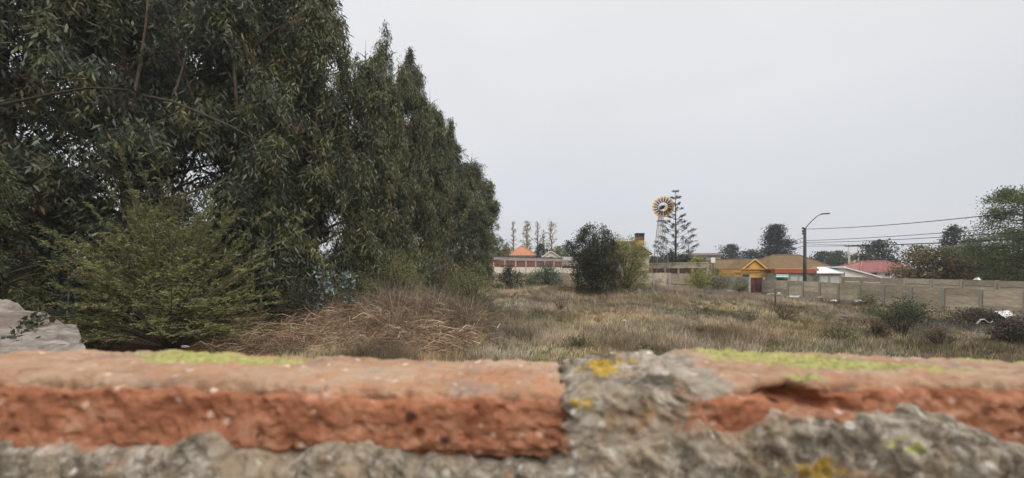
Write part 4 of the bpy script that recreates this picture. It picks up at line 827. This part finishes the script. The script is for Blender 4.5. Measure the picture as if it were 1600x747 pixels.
bxp(MB(), 1505, 1600, 396, 450, Y, 1.4).build('wall', M['orange'], b); m = MB(); T0, T1 = P(1497, 389, Y - .5), P(1600, 362, Y - .5); m.prism([T0, T1, T1 + (0, 0, .12), T0 + (0, 0, .12)], (0, 1.6, 0)); m.build('roof', M['darkpole'], b)

# ------------------------------------------------------------------ windmill
Y = 60; wx = PX(1034.8, Y); wz = PZ(324.5, Y); zb = 2.0
wm = empty('windmill', (wx, Y, zb), label='tall farm windmill with a black red and yellow bladed wheel on a lattice tower', cat='windmill')
tw = []
for sx in (-1, 1):
    for sy in (-1, 1):
        tp = (wx - .25 + sx * .18, Y + sy * .18, wz - .4); bt = (wx - .25 + sx * 1.0, Y + sy * 1.0, zb); MB().tube([bt, tp], .05, 5).build('leg', M['post'], wm); tw.append((np.array(bt), np.array(tp)))
br = MB()
for i, j in ((0, 1), (1, 3), (3, 2), (2, 0)):
    for k in range(6):
        t0, t1 = k / 6, (k + 1) / 6; L_ = lambda n_, t: tw[n_][0] * (1 - t) + tw[n_][1] * t
        br.tube([L_(i, t0), L_(j, t0)], .022, 4); br.tube([L_(i, t0), L_(j, t1)], .016, 4); br.tube([L_(j, t0), L_(i, t1)], .016, 4)
br.build('brace', M['steel'], wm)
MB().box(wx - .75, wx + .3, Y - .5, Y + .5, PZ(345.5, Y), PZ(344.6, Y)).build('platform', M['darkpole'], wm)
MB().tube([(wx - .22, Y, zb), (wx - .22, Y, wz - .3)], .035, 5).build('pump_rod', M['steel'], wm)
MB().box(wx - .35, wx + .05, Y - .55, Y + .35, wz - .25, wz + .25).build('gearbox', M['darkpole'], wm)
Rw = 16 / F * Y; ang = R(16); nb = 18; Yw = Y - .75; cw = np.array((wx - .15, Yw, wz))
ux, uy = np.array((cos(ang), -sin(ang), 0)), np.array((0, 0, 1.)); un = np.cross(ux, uy)
for k in range(nb):
    a = 2 * pi * k / nb; rad = ux * cos(a) + uy * sin(a); tan = -ux * sin(a) + uy * cos(a); tw_ = tan * .86 + un * .5; m = MB()
    for (r0, r1, mi) in ((.42, .62, 0), (.62, .82, 1), (.82, 1.0, 2)):
        w0, w1 = [.33 * Rw * q for q in (r0, r1)]; q = [cw + rad * r0 * Rw - tw_ * w0 / 2, cw + rad * r1 * Rw - tw_ * w1 / 2, cw + rad * r1 * Rw + tw_ * w1 / 2, cw + rad * r0 * Rw + tw_ * w0 / 2]; m.prism(q, un * .015, mi)
    m.build('blade', [M['black'], M['red'], M['gold']], wm)
rg = MB()
for rr in (.46, .80): rg.tube([cw + un * .03 + Rw * rr * (ux * cos(a) + uy * sin(a)) for a in np.linspace(0, 2 * pi, 37)], .022, 4, cap=False)
for k in range(6): a = 2 * pi * k / 6; rg.tube([cw, cw + Rw * .8 * (ux * cos(a) + uy * sin(a))], .02, 4)
rg.build('wheel_rim', M['steel'], wm)
MB().tube([cw - un * .15, cw + un * .5], .22, 10).build('hub', M['black'], wm)
tv = MB(); t0 = np.array((wx + .1, Y + .2, wz)); td = np.array((.62, .78, 0)); MB().tube([t0, t0 + td * 1.2], .04, 5).build('tail_bar', M['steel'], wm)
for i, (z0, z1) in enumerate(((.25, .75), (-.25, .25), (-.8, -.25))): q0, q1 = t0 + td * 1.1, t0 + td * 2.6; tv.prism([q0 + (0, 0, z0 * .8), q1 + (0, 0, z0 * 1.2), q1 + (0, 0, z1 * 1.2), q0 + (0, 0, z1 * .8)], np.array((.03, -.03, 0)), 2)
tv.build('tail_vane', [M['black'], M['red'], M['gold']], wm)

# ------------------------------------------------------------------ norfolk pine
Y = 64; x0 = PX(1055.5, Y); zb = 2.0; H = PZ(297, Y) - zb; nf = empty('norfolk_pine', (x0, Y, zb), label='tall norfolk island pine with open tiers of upswept branches beside the windmill', cat='tree')
MB().tube([(0, 0, 0), (.05, 0, H * .5), (0, 0, H)], [.20, .13, .025], 7).build('trunk', M['darkbark'], nf, local=True)
tiers = [(299, 3), (309, 6), (319, 7), (327, 9), (338, 13), (347, 16), (353, 20), (361, 24), (371, 28), (379, 27), (386, 29), (394, 25), (401, 22), (407, 20)]
for i, (py, hw) in enumerate(tiers):
    for k in range(5 if i else 3):
        a = 2 * pi * k / 5 + i * .7 + rng.normal(0, .15); L = hw / F * Y * rng.uniform(.8, 1.12); z = PZ(py, Y) - zb; u = np.linspace(0, 1, 6); rise = .5 * L
        pts = np.array([(cos(a) * L * q, sin(a) * L * q, z - .42 * L + rise * q ** 1.3) for q in u]); bo = MB().tube(pts, np.linspace(.05, .015, 6), 4).build('branch', M['twig'], nf, local=True)
        nL = int(26 + 75 * L / 3); t = .68 + .36 * rng.random(nL) ** .8; t = np.minimum(t, 1); c = along(pts, t) + rng.normal(0, .08 + .04 * L, (nL, 3)) * np.array((1, 1, .5))
        leaves('needles', c, np.tile(np.array((cos(a), sin(a), .45)), (nL, 1)) + rng.normal(0, .5, (nL, 3)), .30, .08, colmix(nL, [(.03, .045, .032), (.045, .06, .04), (.02, .03, .022)], (1, 1, 1)), M['shrub'], bo)

# ------------------------------------------------------------------ street lamp, power poles, wires
Y = 41.3; lx = PX(1257.5, Y); sl = empty('street_lamp', (lx, Y, 0), label='dark street lamp pole with a long slanting arm behind the concrete wall', cat='street lamp')
MB().tube([(lx, Y, 0), (lx, Y, PZ(356, Y))], [.19, .13], 8).build('pole', M['darkpole'], sl)
MB().tube([P(1258, 358, Y), P(1262, 352, Y - .3), P(1270, 344, Y - .8), P(1277, 337.5, Y - 1.2), P(1284, 334.5, Y - 1.6)], .045, 6).build('arm', M['steel'], sl)
m = MB(); a = P(1283, 334.6, Y - 1.55); m.prism([a + (0, -.12, -.05), a + (.8, -.14, .0), a + (.8, .14, 0), a + (0, .12, -.05)], (0, 0, .12)); m.build('lamp_head', M['darkpole'], sl)
m = MB()
for py in (356.5, 361, 365): m.box(lx - .28, lx - .14, Y - .05, Y + .05, PZ(py, Y) - .1, PZ(py, Y) + .1)
m.build('insulator', M['darkpole'], sl)
def wire(p, q, sag, rad, label, n=26):
    p, q = np.array(p, float), np.array(q, float); t = np.linspace(0, 1, n); pts = p * (1 - t[:, None]) + q * t[:, None]; pts[:, 2] -= 4 * sag * t * (1 - t)
    MB().tube(pts, rad, 5).build('overhead_wire', M['wire'], origin=p, label=label, cat='wire', group='overhead wires along the lane')
wire((lx, Y, PZ(358, Y)), (31.5, 7, 7.5), .85, .03, 'topmost overhead wire running from the street lamp pole to the right edge')
for py, sg_, z2, rd, w_ in ((376, .45, 6.1, .024, 'second'), (379, .5, 5.75, .024, 'third'), (384.5, .55, 5.45, .024, 'fourth'), (381, .95, 5.9, .02, 'most sagging lower')):
    wire((lx + .1, Y, PZ(py, Y)), (31.6, 7, z2), sg_, rd, w_ + ' overhead wire right of the street lamp pole counted from the top' if 'sag' not in w_ else 'most sagging of the lower overhead wires right of the street lamp pole')
fp = P(1150, 393, 82)
for k, py in enumerate((371, 377, 384)): wire((lx, Y, PZ(py, Y)), fp + (0, 0, -.5 * k), .5, .028, ('upper', 'middle', 'lower')[k] + ' overhead wire running left from the street lamp pole past the dark pine')
Y = 88; x1, x2 = PX(1326.5, Y), PX(1341, Y); pp = empty('power_pole', ((x1 + x2) / 2, Y, 0), label='pale twin post power pole with crossarms and transformer platform', cat='power pole')
for x in (x1, x2): MB().tube([(x, Y, 0), (x, Y, PZ(385, Y))], .16, 7).build('post', M['cream'], pp)
MB().box(PX(1319, Y), PX(1349, Y), Y - .2, Y - .03 - .14, PZ(385.6, Y), PZ(384.2, Y)).build('crossarm', M['darkpole'], pp); MB().box(PX(1325, Y), PX(1343, Y), Y - .55, Y - .18, PZ(396.4, Y), PZ(394.8, Y)).build('crossarm', M['cream'], pp)
m = MB()
for x in (1320, 1326, 1333, 1341, 1348): m.tube([P(x, 384.3, Y - .12), P(x, 382.2, Y - .12)], .07, 5)
m.build('insulator', M['darkpole'], pp); MB().box(PX(1330, Y), PX(1337, Y), Y - .5, Y + .4, PZ(414, Y), PZ(406, Y)).build('transformer', M['gold'], pp)
Y = 74; p_ = empty('lamp_post', (PX(1103.5, Y), Y, 2), label='thin dark lamp post with short curved arm right of the norfolk pine', cat='street lamp')
MB().tube([(PX(1075.5, Y), Y, 1.5), (PX(1075.5, Y), Y, PZ(384, Y))], .07, 6).build('pole', M['darkpole'], p_)
MB().tube([P(1075.5, 385, Y), P(1078, 379, Y), P(1085, 376.5, Y)], .04, 5).build('arm', M['darkpole'], p_)
a = P(1085, 376.6, Y); MB().box(a[0] - .05, a[0] + .65, Y - .1, Y + .1, a[2] - .05, a[2] + .07).build('lamp_head', M['darkpole'], p_)
p_.location.x = PX(1075.5, Y)
for ch in p_.children: ch.location.x = PX(1103.5, Y) - PX(1075.5, Y)

# ------------------------------------------------------------------ distant trees
FG = [(.07, .082, .055), (.09, .10, .06), (.055, .066, .05)]; AUT = [(.20, .155, .06), (.15, .13, .055), (.115, .115, .055), (.22, .155, .06)]
tree('conifer', 1213, 353, 34, 92, 'large dark spreading conifer on the skyline left of the street lamp', 'cone', [(.035, .05, .048), (.05, .068, .06)], nleaf=9000, leaf=.5, zb=1, low=.28, asp=.4, trunk=.5, gaps=.25, cl=1.25)
tree('conifer', 1141, 384, 18, 105, 'small dark rounded conifer left of the large dark conifer', 'round', [(.045, .06, .055), (.06, .075, .065)], nleaf=4000, leaf=.5, zb=1, low=.2)
tree('leafy_tree', 1174, 392, 13, 110, 'low grey green tree between the two dark conifers', 'round', FG, nleaf=1600, leaf=.6, zb=1, low=.2)
for i, (px, pt, hw, lab) in enumerate(((1286, 395, 20, 'low distant green tree just right of the street lamp pole'), (1308, 394, 18, 'low distant green tree left of the twin post power pole'), (1372, 377, 24, 'dark grey green domed tree behind the pinkish red roof'), (1345, 398, 18, 'low dark tree right behind the twin post power pole'))):
    tree('leafy_tree', px, pt, hw, 100 if i < 2 or i == 3 else 78, lab, 'round', FG, nleaf=3200, leaf=.5, zb=1, low=.15)
tree('leafy_tree', 1493, 353, 17, 52, 'slender dark tree with two tufted tops rising above the autumn trees', 'column', [(.055, .064, .055), (.075, .085, .066)], nleaf=2800, leaf=.3, zb=0, low=.35, gaps=.25)
for px, pt, hw, Y, n_, cols, lab in ((1435, 386, 36, 42, 5500, AUT, 'yellow brown autumn tree behind the pale concrete wall, beside the pink roof'), (1478, 388, 32, 40, 4200, AUT[1:] + FG[:2], 'olive brown tree between the autumn tree and the slender dark tree'), (1518, 392, 26, 39, 3000, [(.20, .16, .115), (.14, .12, .085)], 'thin greyish half bare tree left of the orange brown one'), (1549, 384, 22, 37, 3300, [(.25, .15, .065), (.17, .125, .06), (.12, .115, .05)], 'orange brown autumn tree next to the green tree at the right edge')):
    tree('autumn_tree', px, pt, hw, Y, lab, 'round', cols, nleaf=n_, leaf=.24, zb=0, low=.1, gaps=.12)
tree('broadleaf_tree', 1603, 290, 62, 31, 'large leafy green tree reaching in from the right edge behind the walls', 'wide', [(.11, .15, .06), (.15, .185, .075), (.075, .105, .048)], nleaf=32000, leaf=.15, zb=0, low=.22, trunk=.2, gaps=.3, cl=.66)
tree('broadleaf_tree', 1592, 372, 42, 34, 'dense dark green lower tree under the large one at the right edge', 'round', [(.055, .085, .045), (.08, .11, .05)], nleaf=14000, leaf=.16, zb=0, low=.05)
POP = [(.36, .31, .18), (.27, .235, .14), (.42, .35, .15)]
for px, pt, hw, n_, lab in ((802, 345, 5, 220, 'thin nearly bare poplar, leftmost of the poplar row behind the orange roof'), (824, 344, 9, 1300, 'fullest yellowish poplar right above the orange tiled roof'), (840, 345, 5, 420, 'narrow poplar with a dark trunk, right of the fullest poplar'), (849, 360, 6, 360, 'shortest poplar of the row, yellow leaved'), (862, 344, 9, 700, 'rightmost poplar of the row with forked pale crown')):
    tree('poplar', px, pt, hw, 112, lab, 'column', POP, nleaf=n_, leaf=.42, zb=2, low=.25, trunk=.32, group='row of poplars beyond the far wall')
for px, pt, hw, Y, cols, lab in ((772, 388, 15, 92, OLV, 'round olive tree behind the left end of the far wall'), (790, 384, 13, 90, OLV[:2] + AUT[:1], 'yellowish tree touching the left of the orange tiled roof'), (845, 383, 15, 95, [(.035, .06, .035), (.05, .075, .04)], 'deep green tree between the orange roof and the pale gable'), (872, 386, 14, 98, OLV, 'olive tree behind the pale gabled building'), (888, 377, 13, 100, [(.045, .06, .045), (.06, .075, .05)], 'grey green rounded tree just left of the large dark bush'), (1022, 402, 12, 72, FG, 'low tree behind the left legs of the windmill'), (1045, 397, 15, 74, FG, 'dark green tree behind the windmill base'), (1068, 402, 15, 70, [(.04, .06, .032), (.055, .075, .04)], 'green tree at the foot of the norfolk pine'), (1090, 404, 16, 68, YGR[1:] + OLV[:1], 'yellowish green tree in front of the brown grey house')):
    tree('leafy_tree', px, pt, hw, Y, lab, 'round', cols, nleaf=2600, leaf=.42, zb=1.8, low=.1)

# ------------------------------------------------------------------ small things on the field
def crumpled(px, py, w_, h_, Y, mat, label, name='rubbish', cat='rubbish', lift=0):
    x0 = PX(px, Y); z0 = G(x0, Y) + lift; n = 9; a = w_ / F * Y ; h_ = h_ * .8; u, v = np.meshgrid(np.linspace(-.5, .5, n), np.linspace(-.5, .5, n), indexing='ij')
    Q = np.stack([u * a, v * a * .7, np.zeros_like(u)], -1).reshape(-1, 3); hh = h_ / F * Y; r2 = (u ** 2 + v ** 2).ravel() * 4; Q[:, 2] = np.clip(1 - r2, 0, 1) ** .6 * hh * .8 + (rng.random(n * n)) * hh * .4; Q[:, :2] += rng.normal(0, .11 * a, (n * n, 2))
    ii = np.arange(n * n).reshape(n, n); Fq = [tuple(q) for q in np.stack([ii[:-1, :-1], ii[1:, :-1], ii[1:, 1:], ii[:-1, 1:]], -1).reshape(-1, 4)]
    m = MB(); m.add(Q + np.array((x0, Y, z0)), Fq); m.build(name, mat, origin=(x0, Y, z0), label=label, cat=cat, group='rubbish lying along the concrete wall' if cat == 'rubbish' else None)
crumpled(1199, 459.5, 12, 4, 42.5, M['black'], 'black plastic bag dumped at the far end of the concrete wall', lift=.2)
crumpled(1205, 461, 12, 3, 42, M['paper'], 'white scraps lying beside the black bag by the wall', lift=.2)
crumpled(1218, 463.5, 8, 5, 40, M['paper'], 'white plastic bag on the grass below the dumped black bag', lift=.25)
crumpled(1242, 466.5, 16, 4, 38, M['paper'], 'long white sheet of rubbish lying along the wall foot behind the lamp pole', lift=.25)
crumpled(1285, 470, 9, 4, 36, M['paper'], 'white rubbish on the grass right of the street lamp pole', lift=.3)
crumpled(1303, 477.5, 8, 3, 31, M['paper'], 'greyish white scrap in the weeds before the fifth wall panel', lift=.3)
crumpled(1344, 479, 14, 4, 30, M['paper'], 'flat white rubbish left of the little spreading tree', lift=.35)
crumpled(1317, 502, 14, 7, 21.5, M['slab'], 'pale mound of dumped rubble in the dry grass', 'rubble_heap', 'rubble', lift=.1)
crumpled(1140, 443, 10, 5, 46, M['paper'], 'white rubbish bag below the yellow green bushes near the gate', lift=.2)
crumpled(658, 501, 9, 12, 19.2, M['garage'], 'crumpled grey plastic bag among the dead branches', 'plastic_bag', 'bag', lift=.35)
crumpled(975, 508, 6, 4, 19.8, M['paper'], 'tiny white scrap of paper in the middle of the field', 'paper_scrap', 'paper', lift=.22)
crumpled(1165, 505, 16, 9, 20.5, M['dirt'], 'brown clod of earth in the dry grass', 'clod', 'clod', lift=.05)
m = MB(); m.tube([P(848, 455, 38) , P(868, 455.2, 38), P(902, 456, 37.6)], .06, 6); m.build('white_pipe', M['white'], origin=P(848, 455, 38), label='long thin white pipe lying on the grass left of the large dark bush', cat='pipe')
m = MB(); Yw = 18.8; q = [P(1555, 487, Yw), P(1577, 486, Yw + .3), P(1585, 493, Yw), P(1577, 493.5, Yw - .3), P(1571, 497, Yw - .4)]; m.prism(q, (0, .02, .03)); m.build('white_sheet', M['paper'], origin=q[0], label='torn white sheet lying on the dark brush near the right edge', cat='sheet')
m = MB(); m.tube([P(1526, 506, 18), P(1532, 499.5, 18.2), P(1538, 499, 18.4)],   .028, 6); m.tube([P(1538, 499, 18.4), P(1546, 505, 18.2), P(1551, 502, 18.3)], .018, 6); m.build('bent_pipe', M['garage'], origin=P(1526, 506, 18), label='thin bent white tube in the brush below the torn white sheet', cat='pipe')
m = MB(); m.prism([P(1226, 452, 42), P(1229.5, 452, 42), P(1230, 444.5, 42.3), P(1227, 444.5, 42.3)], (0, .03, .02)); m.build('white_board', M['white'], origin=P(1228, 460, 42), label='narrow white board leaning upright on the wall near its far end', cat='board')
m = MB(); xs_ = PX(1211, 29); m.tube([(xs_, 29, G(xs_, 29) - .1), (xs_ + .02, 29, PZ(452, 29))], .05, 6); m.build('stake', M['twig'], origin=(xs_, 29, 0), label='lone dark wooden stake standing in the weeds', cat='stake')
m = MB(); m.add([(33.8 + v[0] * .7, 27.9 + v[1] * .7, 2.19 + v[2] * .7) for v in ((-.2, -.2, 0), (.2, -.18, 0), (.22, .2, 0), (-.2, .22, 0), (-.08, -.1, .24), (.1, -.06, .28), (.06, .1, .22), (-.1, .08, .2))], [(3, 2, 1, 0), (4, 5, 6, 7), (0, 1, 5, 4), (1, 2, 6, 5), (2, 3, 7, 6), (3, 0, 4, 7)]); m.build('stone', M['white'], origin=(33.8, 27.9, 2.19), label='pale lump of stone sitting on top of the paler concrete wall', cat='stone')
Yb = 13.3; bt = empty('plastic_bottle', P(290, 541, Yb) * np.array((1, 1, 0)) + np.array((0, 0, G(PX(290, Yb), Yb) + .3)), label='small clear plastic bottle at the foot of the feathery shrub', cat='bottle')
MB().tube([(-.13, 0, 0), (-.12, 0, 0), (.02, 0, 0), (.07, 0, 0), (.10, 0, 0)], [.03, .05, .05, .035, .018], 10).build('body', M['garage'], bt, local=True); MB().tube([(.102, 0, 0), (.13, 0, 0)], .02, 8).build('cap', M['white'], bt, local=True)
m = MB(); bxp(m, 1467, 1472, 419.5, 422.5, 34.6, .05); m.build('yellow_sign', M['gold'], origin=P(1469, 422, 34.6), label='small plain yellow plate among the trees above the paler wall', cat='sign')


# ------------------------------------------------------------------ thin overcast haze
hm = bpy.data.materials.new('haze'); hm.use_nodes = True; ht = hm.node_tree; ht.nodes.clear()
ho = ht.nodes.new('ShaderNodeOutputMaterial'); hv = ht.nodes.new('ShaderNodeVolumePrincipled'); hv.inputs['Color'].default_value = (.93, .95, 1, 1); hv.inputs['Density'].default_value = .0006; hv.inputs['Anisotropy'].default_value = .2
ht.links.new(hv.outputs[0], ho.inputs['Volume'])
MB().box(-8000, 8000, -5000, 8000, -3, 27).build('haze', hm, kind='stuff')
